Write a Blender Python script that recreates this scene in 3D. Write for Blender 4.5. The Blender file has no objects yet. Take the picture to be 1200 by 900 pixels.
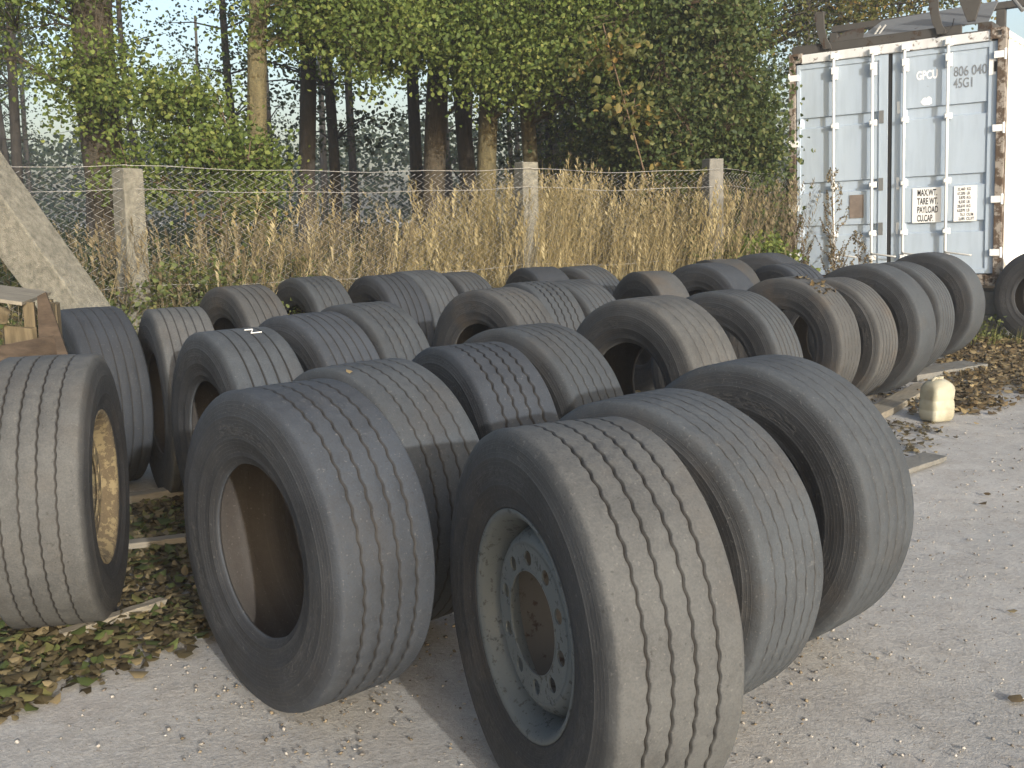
import bpy, bmesh, math, random
import numpy as np
from mathutils import Vector, Matrix, Euler, noise as mnoise

random.seed(7); RNG = np.random.default_rng(11)
S = bpy.context.scene
COL = S.collection
PI = math.pi

# ------------------------------------------------------------------ helpers
def link_mesh(name, verts, faces, mat=None, parent=None, smooth=False, attrs=None):
    me = bpy.data.meshes.new(name)
    verts = np.asarray(verts, dtype=np.float32)
    if isinstance(faces, np.ndarray):
        n, k = faces.shape
        me.vertices.add(len(verts)); me.vertices.foreach_set('co', verts.ravel())
        me.loops.add(n*k); me.loops.foreach_set('vertex_index', faces.astype(np.int32).ravel())
        me.polygons.add(n)
        me.polygons.foreach_set('loop_start', np.arange(0, n*k, k, dtype=np.int32))
        me.polygons.foreach_set('loop_total', np.full(n, k, dtype=np.int32))
        me.update(calc_edges=True)
    else:
        me.from_pydata([tuple(map(float, v)) for v in verts], [], faces); me.update()
    for an, av in (attrs or {}).items():
        a = me.attributes.new(an, 'FLOAT', 'POINT'); a.data.foreach_set('value', np.asarray(av, dtype=np.float32))
    if smooth:
        me.polygons.foreach_set('use_smooth', np.ones(len(me.polygons), dtype=bool))
    o = bpy.data.objects.new(name, me); COL.objects.link(o)
    if mat: me.materials.append(mat)
    if parent is not None: o.parent = parent
    return o

def empty(name, loc=(0, 0, 0), rot=(0, 0, 0)):
    o = bpy.data.objects.new(name, None); COL.objects.link(o)
    o.location = loc; o.rotation_euler = rot; o.empty_display_size = .2
    return o

def tag(o, label=None, cat=None, group=None, kind=None):
    if label: o['label'] = label
    if cat: o['category'] = cat
    if group: o['group'] = group
    if kind: o['kind'] = kind
    return o

class MB:
    """collects boxes, bars and tubes; build() links them as one mesh object"""
    def __init__(s): s.v = []; s.f = []
    def add(s, vs, fs):
        b = len(s.v); s.v += [tuple(v) for v in vs]; s.f += [tuple(i+b for i in f) for f in fs]
    def box(s, x0, x1, y0, y1, z0, z1, M=None, jit=0):
        vs = [Vector((x, y, z)) for z in (z0, z1) for y in (y0, y1) for x in (x0, x1)]
        if jit: vs = [v+Vector((random.uniform(-jit, jit) for _ in range(3))) for v in vs]
        if M: vs = [M @ v for v in vs]
        s.add(vs, [(0,2,3,1),(4,5,7,6),(0,1,5,4),(2,6,7,3),(0,4,6,2),(1,3,7,5)])
    def tube(s, pts, rad, n=8, cap=True):
        pts = [Vector(p) for p in pts]
        rad = rad if isinstance(rad, (list, tuple)) else [rad]*len(pts)
        b = len(s.v); up = Vector((0, 0, 1))
        for i, p in enumerate(pts):
            t = (pts[min(i+1, len(pts)-1)]-pts[max(i-1, 0)]).normalized()
            a = t.cross(up if abs(t.z) < .9 else Vector((1, 0, 0))).normalized(); c = t.cross(a)
            for k in range(n):
                w = 2*PI*k/n; s.v.append(tuple(p+(a*math.cos(w)+c*math.sin(w))*rad[i]))
        for i in range(len(pts)-1):
            for k in range(n):
                s.f.append((b+i*n+k, b+i*n+(k+1) % n, b+(i+1)*n+(k+1) % n, b+(i+1)*n+k))
        if cap:
            s.f.append(tuple(b+k for k in range(n))[::-1]); s.f.append(tuple(b+(len(pts)-1)*n+k for k in range(n)))
    def build(s, name, mat, parent=None, smooth=False, bevel=0, attrs=None):
        o = link_mesh(name, s.v, s.f, mat, parent, smooth, attrs)
        bm = bmesh.new(); bm.from_mesh(o.data); bmesh.ops.recalc_face_normals(bm, faces=bm.faces); bm.to_mesh(o.data); bm.free()
        if smooth:
            for p in o.data.polygons: p.use_smooth = True
        if bevel:
            m = o.modifiers.new('b', 'BEVEL'); m.width = bevel; m.segments = 2; m.limit_method = 'ANGLE'
        return o

def lathe(prof, N, axis='x', closed=False):
    """profile (a, r) revolved about local X -> verts, quad faces"""
    P = np.array(prof); n = len(P); th = np.linspace(0, 2*PI, N, endpoint=False)
    a = np.repeat(P[:, 0][None], N, 0); r = np.repeat(P[:, 1][None], N, 0)
    V = np.stack([a, r*np.cos(th)[:, None], r*np.sin(th)[:, None]], -1).reshape(-1, 3)
    i = np.arange(N)[:, None]; j = np.arange(n if closed else n-1)[None]
    jn = (j+1) % n; inx = (i+1) % N
    F = np.stack([i*n+j, i*n+jn, inx*n+jn, inx*n+j], -1).reshape(-1, 4)
    return V, F

# ------------------------------------------------------------------ materials
def mat_new(name, rough=.8, spec=.3, metal=0):
    m = bpy.data.materials.new(name); m.use_nodes = True
    nt = m.node_tree; b = nt.nodes['Principled BSDF']
    b.inputs['Roughness'].default_value = rough; b.inputs['Specular IOR Level'].default_value = spec
    b.inputs['Metallic'].default_value = metal
    return m, nt, b
class N:
    """tiny node-graph helper"""
    def __init__(s, nt): s.nt = nt
    def new(s, t, **k):
        n = s.nt.nodes.new(t)
        for a, v in k.items(): setattr(n, a, v)
        return n
    def L(s, a, b): s.nt.links.new(a, b)
    def obj(s): return s.new('ShaderNodeTexCoord').outputs['Object']
    def noise(s, vec, scale, detail=4, rough=.55, out='Fac'):
        n = s.new('ShaderNodeTexNoise'); n.inputs['Scale'].default_value = scale
        n.inputs['Detail'].default_value = detail; n.inputs['Roughness'].default_value = rough
        if vec is not None: s.L(vec, n.inputs['Vector'])
        return n.outputs[out]
    def ramp(s, fac, stops):
        n = s.new('ShaderNodeValToRGB'); e = n.color_ramp.elements
        while len(e) < len(stops): e.new(.5)
        for el, (p, c) in zip(e, stops):
            el.position = p; el.color = (*c, 1) if len(c) == 3 else c
        s.L(fac, n.inputs['Fac']); return n.outputs['Color']
    def rampf(s, fac, a, b):
        n = s.new('ShaderNodeMapRange'); n.inputs[1].default_value = a; n.inputs[2].default_value = b
        s.L(fac, n.inputs[0]); return n.outputs[0]
    def math(s, op, a, b=None):
        n = s.new('ShaderNodeMath', operation=op)
        for i, q in enumerate((a, b)):
            if q is None: continue
            if hasattr(q, 'is_linked'): s.L(q, n.inputs[i])
            else: n.inputs[i].default_value = q
        return n.outputs[0]
    def mix(s, fac, a, b, mode='MIX'):
        n = s.new('ShaderNodeMix', data_type='RGBA', blend_type=mode)
        for sock, q in ((n.inputs[0], fac), (n.inputs[6], a), (n.inputs[7], b)):
            if hasattr(q, 'is_linked'): s.L(q, sock)
            elif isinstance(q, (int, float)): sock.default_value = q
            else: sock.default_value = (*q, 1)
        return n.outputs[2]
    def attr(s, name): return s.new('ShaderNodeAttribute', attribute_name=name).outputs['Fac']
    def bump(s, h, strength, dist, bsdf):
        n = s.new('ShaderNodeBump'); n.inputs['Strength'].default_value = strength; n.inputs['Distance'].default_value = dist
        s.L(h, n.inputs['Height']); s.L(n.outputs[0], bsdf.inputs['Normal'])
    def stretch(s, vec, sc):
        n = s.new('ShaderNodeMapping'); n.inputs['Scale'].default_value = sc; s.L(vec, n.inputs[0]); return n.outputs[0]

def rubber(name, dust=(.050, .058, .066), amt=1.0, mud=.18):
    m, nt, b = mat_new(name, .66, .42); g = N(nt)
    oi = g.new('ShaderNodeObjectInfo'); co = g.obj()
    off = g.new('ShaderNodeVectorMath', operation='ADD'); g.L(co, off.inputs[0])
    rv = g.new('ShaderNodeCombineXYZ'); k = g.math('MULTIPLY', oi.outputs['Random'], 37.0)
    for i in range(3): g.L(k, rv.inputs[i])
    g.L(rv.outputs[0], off.inputs[1]); v = off.outputs[0]
    wear = g.attr('wear'); groove = g.attr('groove')
    n1 = g.noise(v, 5, 5, .6); n2 = g.noise(v, 38, 5, .65); n3 = g.noise(v, 2.2, 3)
    n4 = g.noise(v, 160, 2)
    f = g.math('MULTIPLY', wear, amt)
    f = g.math('MULTIPLY', f, g.math('ADD', .58, g.math('MULTIPLY', g.rampf(n1, .25, .75), .52)))
    f = g.math('MULTIPLY', f, g.math('ADD', .72, g.math('MULTIPLY', g.rampf(n2, .3, .7), .42)))
    f = g.math('MULTIPLY', f, g.math('ADD', .80, g.math('MULTIPLY', g.rampf(n4, .35, .65), .35)))
    base = g.mix(g.rampf(n3, .35, .7), (.010, .0108, .013), (.017, .0175, .0185))
    # thin film of dust that side walls carry too, in smears
    base = g.mix(g.math('MULTIPLY', g.rampf(n1, .42, .75), .42), base, (.040, .043, .048))
    col = g.mix(f, base, dust)
    # pale scuffs
    sc = g.rampf(g.noise(g.stretch(v, (3, 9, 9)), 2.4, 6, .75), .64, .74)
    col = g.mix(g.math('MULTIPLY', sc, .25), col, (.19, .188, .182))
    # brown earth picked up in blotches
    mf = g.math('MULTIPLY', g.rampf(g.noise(v, 3.1, 5, .65), .52, .72), mud)
    col = g.mix(mf, col, (.070, .052, .034))
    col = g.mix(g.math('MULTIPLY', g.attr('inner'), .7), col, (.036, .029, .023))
    # fine dust specks and short scratches
    spk = g.rampf(g.noise(v, 95, 2, .5), .66, .72); col = g.mix(g.math('MULTIPLY', spk, .20), col, (.21, .205, .19))
    drk = g.rampf(g.noise(v, 60, 3, .6), .64, .70); col = g.mix(g.math('MULTIPLY', drk, .5), col, (.02, .02, .021))
    # worn raised marks moulded in a ring on the side wall
    sx = g.new('ShaderNodeSeparateXYZ'); g.L(co, sx.inputs[0])
    ang = g.math('ARCTAN2', sx.outputs[1], sx.outputs[2]); rad = g.math('SQRT', g.math('ADD', g.math('POWER', sx.outputs[1], 2), g.math('POWER', sx.outputs[2], 2)))
    pv = g.new('ShaderNodeCombineXYZ'); g.L(g.math('MULTIPLY', ang, 7.0), pv.inputs[0]); g.L(g.math('MULTIPLY', rad, 55.0), pv.inputs[1]); g.L(k, pv.inputs[2])
    band = g.math('MULTIPLY', g.math('GREATER_THAN', rad, .383), g.math('LESS_THAN', rad, .424))
    sect = g.math('GREATER_THAN', g.math('SINE', g.math('ADD', g.math('MULTIPLY', ang, 3.0), k)), .1)
    mark = g.math('MULTIPLY', g.math('MULTIPLY', band, sect), g.rampf(g.noise(pv.outputs[0], 2.2, 1, .3), .50, .54))
    mark = g.math('MULTIPLY', mark, g.math('LESS_THAN', wear, .5))
    col = g.mix(g.math('MULTIPLY', mark, .22), col, (.075, .074, .072))
    rv2 = g.math('SINE', g.math('MULTIPLY', rad, 520.0)); ringl = g.math('MULTIPLY', g.rampf(rv2, .75, 1.0), g.math('LESS_THAN', wear, .5))
    col = g.mix(g.math('MULTIPLY', g.math('MULTIPLY', ringl, n1), .28), col, (.085, .082, .078))
    dn = g.new('ShaderNodeMapRange'); dn.inputs[3].default_value = .82; dn.inputs[4].default_value = 1.18
    g.L(oi.outputs['Random'], dn.inputs[0])
    col = g.mix(1.0, col, dn.outputs[0], 'MULTIPLY')
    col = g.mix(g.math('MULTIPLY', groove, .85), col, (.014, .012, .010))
    g.L(col, b.inputs['Base Color'])
    g.L(g.math('ADD', .46, g.math('MULTIPLY', g.math('ADD', n2, g.math('MULTIPLY', f, .6)), .40)), b.inputs['Roughness'])
    h = g.math('ADD', g.math('ADD', g.math('MULTIPLY', n2, .7), g.math('MULTIPLY', n4, .35)), g.math('ADD', g.math('MULTIPLY', mark, .5), g.math('MULTIPLY', ringl, .2)))
    g.bump(h, .6, .005, b)
    return m
M_RUB = rubber('rubber_dusty')
M_RUBPALE = rubber('rubber_pale', (.092, .095, .094), 1.0, .25)
M_RUBFRONT = rubber('rubber_front', (.077, .080, .080), 1.0, .25)
M_RUBDARK = rubber('rubber_dark', (.038, .046, .058), .9, .08)
M_RUBBROWN = rubber('rubber_brown', (.062, .064, .064), 1.0, .5)

def rusty(name, paint, rust=(.16, .065, .025), amount=.5, scale=6, rough=.55, spec=.4, metal=0):
    m, nt, b = mat_new(name, rough, spec, metal); g = N(nt); co = g.obj()
    n1 = g.noise(co, scale, 8, .72); n2 = g.noise(co, scale*5, 4); n3 = g.noise(g.stretch(co, (4, 4, .5)), 3, 5, .6)
    grime = g.mix(g.math('MULTIPLY', g.rampf(n3, .45, .8), .35), paint, [c*.55 for c in paint])
    pk = g.rampf(n1, .78-amount*.4, .83-amount*.4)
    rc = g.mix(n2, rust, [c*.45 for c in rust])
    g.L(g.mix(pk, grime, rc), b.inputs['Base Color'])
    g.L(g.math('ADD', rough, g.math('MULTIPLY', pk, .3)), b.inputs['Roughness'])
    g.bump(g.math('ADD', n2, pk), .25, .003, b)
    return m
M_RIMGREY = rusty('rim_grey_paint', (.085, .096, .098), (.062, .066, .064), .55, 40, .6)
M_RIMYEL = rusty('rim_yellow_paint', (.19, .15, .08), (.13, .10, .06), .8, 22, .8)
M_RIMDARK = rusty('rim_inside_shade_rust', (.05, .047, .043), (.035, .025, .018), .6, 10, .8)  # rust brown, darkened: the shade behind the disc is put into the colour
M_DOOR = rusty('container_door_shaded_paint', (.36, .43, .505), (.17, .125, .09), .16, 7, .55)  # pale paint with the bluish shade on the doors put into its colour
M_SIDE = rusty('container_sunlit_paint', (.78, .76, .71), (.30, .17, .09), .22, 5, .5)  # same container, with its sunlit white put into the paint colour
M_ROD = rusty('container_bar_paint', (.74, .75, .74), (.28, .15, .07), .24, 16, .5)
M_FRAME = rusty('container_post_rust', (.25, .225, .195), (.10, .07, .048), .80, 7, .8)
M_BEAM = rusty('container_beam', (.60, .61, .61), (.14, .095, .06), .58, 6, .6)
M_SCRAP = rusty('scrap_steel', (.055, .052, .047), (.055, .036, .024), .55, 5, .8)
M_SCRAPG = rusty('scrap_grey_sheet', (.14, .145, .145), (.06, .045, .035), .40, 5, .7)

def simple(name, col, rough=.85, var=.35, scale=12, bump=.3, dist=.004, spec=.25, stretch=None):
    m, nt, b = mat_new(name, rough, spec); g = N(nt); co = g.obj()
    v = g.stretch(co, stretch) if stretch else co
    n1 = g.noise(v, scale, 6, .65); n2 = g.noise(co, scale*6, 4)
    c = g.mix(g.rampf(n1, .25, .78), [q*(1-var) for q in col], [min(1, q*(1+var)) for q in col])
    c = g.mix(g.math('MULTIPLY', n2, .35), c, [q*.6 for q in col])
    g.L(c, b.inputs['Base Color'])
    if bump: g.bump(g.math('ADD', n1, n2), bump, dist, b)
    return m
M_GASKET = simple('black_gasket', (.02, .02, .02), .7, .2)
M_CONC = simple('old_concrete', (.19, .183, .150), .95, .55, 22, .9, .010)
M_CONCG = simple('grey_concrete', (.16, .157, .142), .95, .32, 9, .7, .006)
M_WOODG = simple('weathered_board', (.21, .19, .15), .9, .4, 3, .5, .004, stretch=(2, 14, 14))
M_WOODY = simple('yellow_wood', (.115, .092, .056), .85, .6, 3, .5, .004, stretch=(14, 14, 2))
M_WOODB = simple('brown_wood', (.062, .046, .033), .85, .6, 3, .5, .004, stretch=(3, 10, 10))
M_BARK = simple('bark', (.066, .055, .038), .95, .5, 5, 1.0, .02, stretch=(4, 4, .8))
M_BARKL = simple('bark_mossy', (.115, .098, .052), .95, .5, 5, 1.0, .02, stretch=(4, 4, .8))
M_BARKD = simple('bark_dark', (.05, .045, .038), .95, .4, 5, .8, .02, stretch=(4, 4, .8))
M_TWIG = simple('twig', (.14, .10, .065), .9, .3, 8, 0)
M_WIRE = simple('galvanised_wire', (.36, .355, .34), .7, .35, 20, 0, spec=.3)
M_STEEL = simple('bare_steel', (.42, .42, .40), .45, .2, 20, .1, .001, spec=.6)

def leaf_mat(name, c_dark, c_mid, c_light, trans=.45, spec=.25):
    m = bpy.data.materials.new(name); m.use_nodes = True; nt = m.node_tree; nt.nodes.clear(); g = N(nt)
    t = g.attr('tint')
    col = g.ramp(t, [(0, c_dark), (.55, c_mid), (1, c_light)])
    b = g.new('ShaderNodeBsdfPrincipled'); b.inputs['Roughness'].default_value = .55; b.inputs['Specular IOR Level'].default_value = spec
    tr = g.new('ShaderNodeBsdfTranslucent'); mx = g.new('ShaderNodeMixShader'); mx.inputs[0].default_value = trans
    g.L(col, b.inputs['Base Color'])
    g.L(g.mix(1, col, (1.25, 1.2, .55), 'MULTIPLY'), tr.inputs['Color'])
    g.L(b.outputs[0], mx.inputs[1]); g.L(tr.outputs[0], mx.inputs[2])
    o = g.new('ShaderNodeOutputMaterial'); g.L(mx.outputs[0], o.inputs['Surface'])
    return m
M_LEAF = leaf_mat('leaf_green', (.05, .09, .022), (.125, .185, .045), (.25, .29, .085))
M_LEAFY = leaf_mat('leaf_yellowgreen', (.06, .095, .022), (.145, .195, .048), (.28, .30, .09))
M_LEAFD = leaf_mat('leaf_dark', (.022, .038, .014), (.045, .066, .02), (.085, .10, .035), .3)
M_LEAFM = leaf_mat('leaf_midgreen', (.035, .058, .02), (.085, .115, .038), (.19, .19, .075), .4)
M_LEAFBR = leaf_mat('leaf_turning', (.05, .07, .02), (.12, .125, .04), (.30, .19, .06), .4)
M_LEAFSH = leaf_mat('leaf_bluegreen', (.025, .04, .025), (.045, .065, .038), (.08, .10, .05), .3)
M_NEEDLE = leaf_mat('needle_green', (.018, .032, .018), (.035, .055, .025), (.06, .08, .035), .2)
M_WEED = leaf_mat('weed_leaf', (.05, .07, .022), (.11, .135, .045), (.20, .17, .07), .3)
M_GRASS = leaf_mat('dry_grass', (.10, .085, .042), (.26, .212, .108), (.45, .385, .23), .35)
M_GRASSG = leaf_mat('green_grass', (.06, .085, .02), (.13, .15, .035), (.26, .24, .08), .35)
M_LITTER = leaf_mat('fallen_leaf', (.065, .045, .022), (.15, .11, .055), (.30, .235, .125), .15)
M_LITTERG = leaf_mat('fallen_leaf_dull', (.042, .032, .016), (.10, .082, .042), (.20, .16, .09), .15)
M_STALK = leaf_mat('dry_stalk', (.075, .06, .035), (.165, .135, .08), (.30, .26, .16), .2)

# ------------------------------------------------------------------ camera
f_px, pitch, roll, HC = 1239.636, .168129, .016455, 1.62473
cp, sp, cr, sr = math.cos(pitch), math.sin(pitch), math.cos(roll), math.sin(roll)
R_ = Vector((1, 0, 0)); D_ = Vector((0, -sp, -cp)); F_ = Vector((0, cp, -sp))
ex = R_*cr+D_*sr; dn = -R_*sr+D_*cr
cam = bpy.data.cameras.new('camera'); co = bpy.data.objects.new('camera', cam); COL.objects.link(co)
Mw = Matrix.Identity(4)
for i in range(3):
    Mw[i][0] = ex[i]; Mw[i][1] = -dn[i]; Mw[i][2] = -F_[i]
Mw[2][3] = HC
co.matrix_world = Mw
cam.sensor_width = 36; cam.lens = 36*f_px/1200; cam.clip_end = 2000; cam.clip_start = .05
S.camera = co

# ------------------------------------------------------------------ light
SUN_AZ = Vector((.43, -.90, 0)).normalized(); SUN_EL = math.radians(15)
sdir = Vector((SUN_AZ.x*math.cos(SUN_EL), SUN_AZ.y*math.cos(SUN_EL), math.sin(SUN_EL)))
sun = bpy.data.lights.new('sun', 'SUN'); sun.energy = 2.35; sun.angle = math.radians(1.0); sun.color = (1, .985, .955)
so = bpy.data.objects.new('sun', sun); COL.objects.link(so); so.rotation_euler = sdir.to_track_quat('Z', 'Y').to_euler()
w = bpy.data.worlds.new('World'); S.world = w; w.use_nodes = True
nt = w.node_tree; bg = nt.nodes['Background']; bg.inputs['Strength'].default_value = .15
sk = nt.nodes.new('ShaderNodeTexSky'); sk.sky_type = 'NISHITA'; sk.sun_disc = False
sk.sun_elevation = SUN_EL; sk.sun_rotation = math.atan2(SUN_AZ.x, SUN_AZ.y)
sk.air_density = 1.0; sk.dust_density = 4.0; sk.ozone_density = 1.0
nt.links.new(sk.outputs[0], bg.inputs[0])
S.view_settings.view_transform = 'Standard'; S.view_settings.look = 'None'; S.view_settings.gamma = 1
S.view_settings.exposure = 1.08
S.view_settings.use_curve_mapping = False
S.cycles.max_bounces = 6; S.cycles.transparent_max_bounces = 8

# ------------------------------------------------------------------ ground
def ground_mat():
    m, nt, b = mat_new('compacted_grit', .95, .2); g = N(nt); v = g.new('ShaderNodeNewGeometry').outputs['Position']
    big = g.noise(v, .55, 4); mid = g.noise(v, 4.5, 6, .65); fine = g.noise(v, 60, 5, .7); grit = g.noise(v, 210, 3, .6)
    c = g.mix(g.rampf(big, .35, .65), (.315, .308, .288), (.42, .41, .385))
    c = g.mix(g.math('MULTIPLY', g.rampf(mid, .35, .7), .55), c, (.24, .222, .195))
    c = g.mix(g.math('MULTIPLY', g.rampf(fine, .46, .62), .65), c, (.43, .415, .39))
    c = g.mix(g.math('MULTIPLY', g.rampf(grit, .56, .68), .5), c, (.17, .155, .13))
    mg = g.noise(v, 22, 5, .7); c = g.mix(g.math('MULTIPLY', g.rampf(mg, .54, .64), .28), c, (.22, .205, .18))
    sp_ = g.rampf(g.noise(v, 34, 2, .5), .68, .74)
    c = g.mix(g.math('MULTIPLY', sp_, .5), c, (.13, .10, .07))
    dmp = g.rampf(g.noise(v, 1.7, 5, .7), .50, .70); c = g.mix(g.math('MULTIPLY', dmp, .30), c, (.24, .222, .195))
    pal = g.rampf(g.noise(v, 2.6, 6, .7), .56, .70); c = g.mix(g.math('MULTIPLY', pal, .45), c, (.50, .485, .455))
    rd = g.rampf(g.noise(v, 1.1, 3), .62, .75)
    c = g.mix(g.math('MULTIPLY', rd, .25), c, (.33, .27, .22))
    g.L(c, b.inputs['Base Color'])
    h = g.math('ADD', g.math('MULTIPLY', mid, 1.0), g.math('ADD', g.math('MULTIPLY', fine, .5), g.math('MULTIPLY', grit, .25)))
    g.bump(h, .55, .018, b)
    return m
# fine grid near, coarse far, one sheet
xs = np.concatenate([[-120, -70, -40, -15], np.linspace(-7, 9, 130), [16, 40, 70, 120]])
ys = np.concatenate([[-60, -40, -20, -8], np.linspace(-1, 15, 130), [18, 30, 60, 90, 140]])
X, Y = np.meshgrid(xs, ys, indexing='ij')
Z = np.zeros_like(X)
for i in range(X.shape[0]):
    for j in range(X.shape[1]):
        p = Vector((X[i, j]*.9, Y[i, j]*.9, 0))
        Z[i, j] = -.010+.012*mnoise.noise(p)+.007*mnoise.noise(p*3.1)
a = np.arange(X.shape[0]-1)[:, None]*X.shape[1]; b_ = np.arange(X.shape[1]-1)[None]
q = a+b_; F = np.stack([q, q+X.shape[1], q+X.shape[1]+1, q+1], -1).reshape(-1, 4)
tag(link_mesh('ground', np.stack([X, Y, Z], -1).reshape(-1, 3), F, ground_mat(), smooth=True), kind='structure')

# soil strip under the verge and the wood behind the fence line
M_SOIL = simple('leafy_soil', (.085, .065, .04), .95, .45, 6, 1, .03)
def strip(pts_front, depth, z, name, mat):
    v = []; f = []
    for x, y in pts_front: v += [(x, y, z), (x*1.0, y+depth, z+.002)]
    for i in range(len(pts_front)-1): f.append((2*i, 2*i+2, 2*i+3, 2*i+1))
    return tag(link_mesh(name, v, f, mat), kind='structure')
strip([(-60, 7), (-8, 7.0), (-4.2, 7.4), (-3, 8.3), (-2, 9.5), (-.7, 10.45), (1, 11.0), (2.4, 11.9), (3.4, 12.9), (5, 14.3), (9, 14.6), (60, 20)], 90, .012, 'forest_floor', M_SOIL)

# stones and grit
def stones(name, n, sampler, r0, r1, mat):
    o_v = np.array([(1,0,0),(-1,0,0),(0,1,0),(0,-1,0),(0,0,1),(0,0,-1)], float)
    o_f = np.array([(0,2,4),(2,1,4),(1,3,4),(3,0,4),(2,0,5),(1,2,5),(3,1,5),(0,3,5)])
    V = []; Fc = []; T = []
    for i in range(n):
        x, y = sampler(); r = r0+(r1-r0)*random.random()**4
        vv = o_v*(np.array([1, .8, .55])*r)*(1+RNG.uniform(-.35, .35, (6, 3)))
        R = np.array(Euler((random.random()*.6, random.random()*.6, random.random()*6.3)).to_matrix())
        vv = vv@R.T+np.array([x, y, r*.12-.004]); V.append(vv); Fc.append(o_f+6*i); T.append(np.full(6, random.random()))
    return tag(link_mesh(name, np.concatenate(V), np.concatenate(Fc), mat, attrs={'tint': np.concatenate(T)}), kind='stuff')
m, nt, b = mat_new('grit_stone', .9, .2); g = N(nt)
g.L(g.ramp(g.attr('tint'), [(0, (.10, .085, .07)), (.5, (.23, .215, .19)), (1, (.40, .38, .345))]), b.inputs['Base Color'])
M_STONE = m
def s_right():
    while True:
        y = 2.0+6.5*random.random()**1.3; x = -1.6+6.5*random.random()
        if abs(x) < y*.62+.4: return x, y
stones('gravel', 11000, s_right, .0018, .011, M_STONE)

def s_dirt():
    cx_, cy_ = random.choice(((-.72, 3.4), (-.55, 3.97), (.47, 3.3), (.92, 3.83), (.17, 2.73), (2.5, 8.3), (3, 8.8)))
    return cx_+random.gauss(0, .22), cy_+random.gauss(0, .22)
m, nt, b = mat_new('dirt_crumb', .95, .1); g = N(nt)
g.L(g.ramp(g.attr('tint'), [(0, (.09, .07, .045)), (1, (.26, .215, .15))]), b.inputs['Base Color'])
stones('dirt_crumbs', 2600, s_dirt, .002, .010, m)
# ------------------------------------------------------------------ fallen leaves
def leaf_quads(C, size, nrm_up=.0, rnd=None):
    """curled leaves: 6 verts, 4 tris as two quads (mid-rib fold)"""
    n = len(C)
    a = RNG.normal(size=(n, 3)); a[:, 2] *= (1-nrm_up); a /= np.linalg.norm(a, axis=1)[:, None]
    u = RNG.normal(size=(n, 3)); u -= a*np.sum(a*u, 1)[:, None]; u /= np.linalg.norm(u, axis=1)[:, None]
    if nrm_up > .5:       # make the leaf normal point up: a and u both near horizontal
        up = np.cross(a, np.array([0, 0, 1.0])); up /= np.linalg.norm(up, axis=1)[:, None]
        u = up+RNG.normal(size=(n, 3))*.25; u -= a*np.sum(a*u, 1)[:, None]; u /= np.linalg.norm(u, axis=1)[:, None]
    w = np.cross(a, u)
    s = size[:, None]; fold = RNG.uniform(.05, .35, n)[:, None]; curl = RNG.uniform(-.3, .3, n)[:, None]
    p0 = C-a*s*.5; p1 = C+a*s*.5+w*s*curl
    m0 = C-a*s*.15; m1 = C+a*s*.22+w*s*curl*.3
    hw = s*RNG.uniform(.30, .44, n)[:, None]
    l0 = m0+u*hw+w*s*fold; l1 = m1+u*hw*.8+w*s*fold
    r0 = m0-u*hw+w*s*fold; r1 = m1-u*hw*.8+w*s*fold
    V = np.stack([p0, l0, l1, p1, r1, r0], 1).reshape(-1, 3)
    b = np.arange(n)[:, None]*6
    F = np.concatenate([b+np.array([0, 3, 2, 1]), b+np.array([0, 5, 4, 3])], 0)
    t = np.repeat(RNG.random(n) if rnd is None else rnd, 6)
    return V, F, t
def inpoly(x, y, P):
    c = False; j = len(P)-1
    for i in range(len(P)):
        if (P[i][1] > y) != (P[j][1] > y) and x < (P[j][0]-P[i][0])*(y-P[i][1])/(P[j][1]-P[i][1])+P[i][0]: c = not c
        j = i
    return c
def litter(name, P, n, s0, s1, mat, zh=.035, soft=.12, label=None):
    x0, x1 = min(p[0] for p in P), max(p[0] for p in P); y0, y1 = min(p[1] for p in P), max(p[1] for p in P)
    C = []
    while len(C) < n:
        x, y = random.uniform(x0, x1), random.uniform(y0, y1)
        if inpoly(x+random.gauss(0, soft), y+random.gauss(0, soft), P) and mnoise.noise(Vector((x*2.3, y*2.3, 4)))+.55 > random.random()*.75:
            C.append((x, y, .004+random.random()**1.5*zh))
    V, F, t = leaf_quads(np.array(C), s0+(s1-s0)*RNG.random(n)**1.6, .9)
    V[:, 2] = np.maximum(V[:, 2], -.002)
    return tag(link_mesh(name, V, F, mat, attrs={'tint': t}), kind='stuff')
litter('leaf_litter', [(-2.9, 2.9), (-1.75, 3.22), (-1.45, 3.55), (-1.08, 4.0), (-.95, 4.6), (-1.2, 5.4), (-1.6, 5.75), (-2.3, 5.9), (-3.3, 5.6), (-3.4, 3.2)], 15000, .026, .075, M_LITTERG, .045, .06)
litter('leaf_litter', [(-2.9, 2.9), (-1.75, 3.22), (-1.45, 3.55), (-1.08, 4.0), (-.95, 4.6), (-1.2, 5.4), (-1.6, 5.75), (-2.3, 5.9), (-3.3, 5.6), (-3.4, 3.2)], 3000, .03, .085, M_WEED, .055, .06)
litter('leaf_litter', [(3.0, 8.0), (3.35, 7.85), (4.1, 8.35), (4.75, 9.2), (5.2, 10.2), (6.6, 11.3), (6.4, 12.3), (5.2, 12.2), (4.6, 11.2), (4.3, 10.3), (3.8, 9.2), (3.3, 8.6)], 5200, .04, .085, M_LITTER, .05, .10)
litter('leaf_litter', [(-.9, 3.0), (3.2, 2.3), (6, 7), (3, 7.7), (1.6, 4.4), (.9, 2.9)], 45, .02, .06, M_LITTER, .004, .1)
litter('leaf_litter', [(2.3, 6.3), (2.75, 6.9), (3.1, 7.6), (2.7, 7.7), (2.4, 7.3)], 260, .03, .06, M_LITTERG, .01, .1)
litter('leaf_litter', [(-1.2, 5), (1.5, 5.4), (3.5, 9.4), (2.5, 11), (-2, 9), (-2, 7)], 2600, .04, .08, M_LITTERG, .02, .1)

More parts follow.
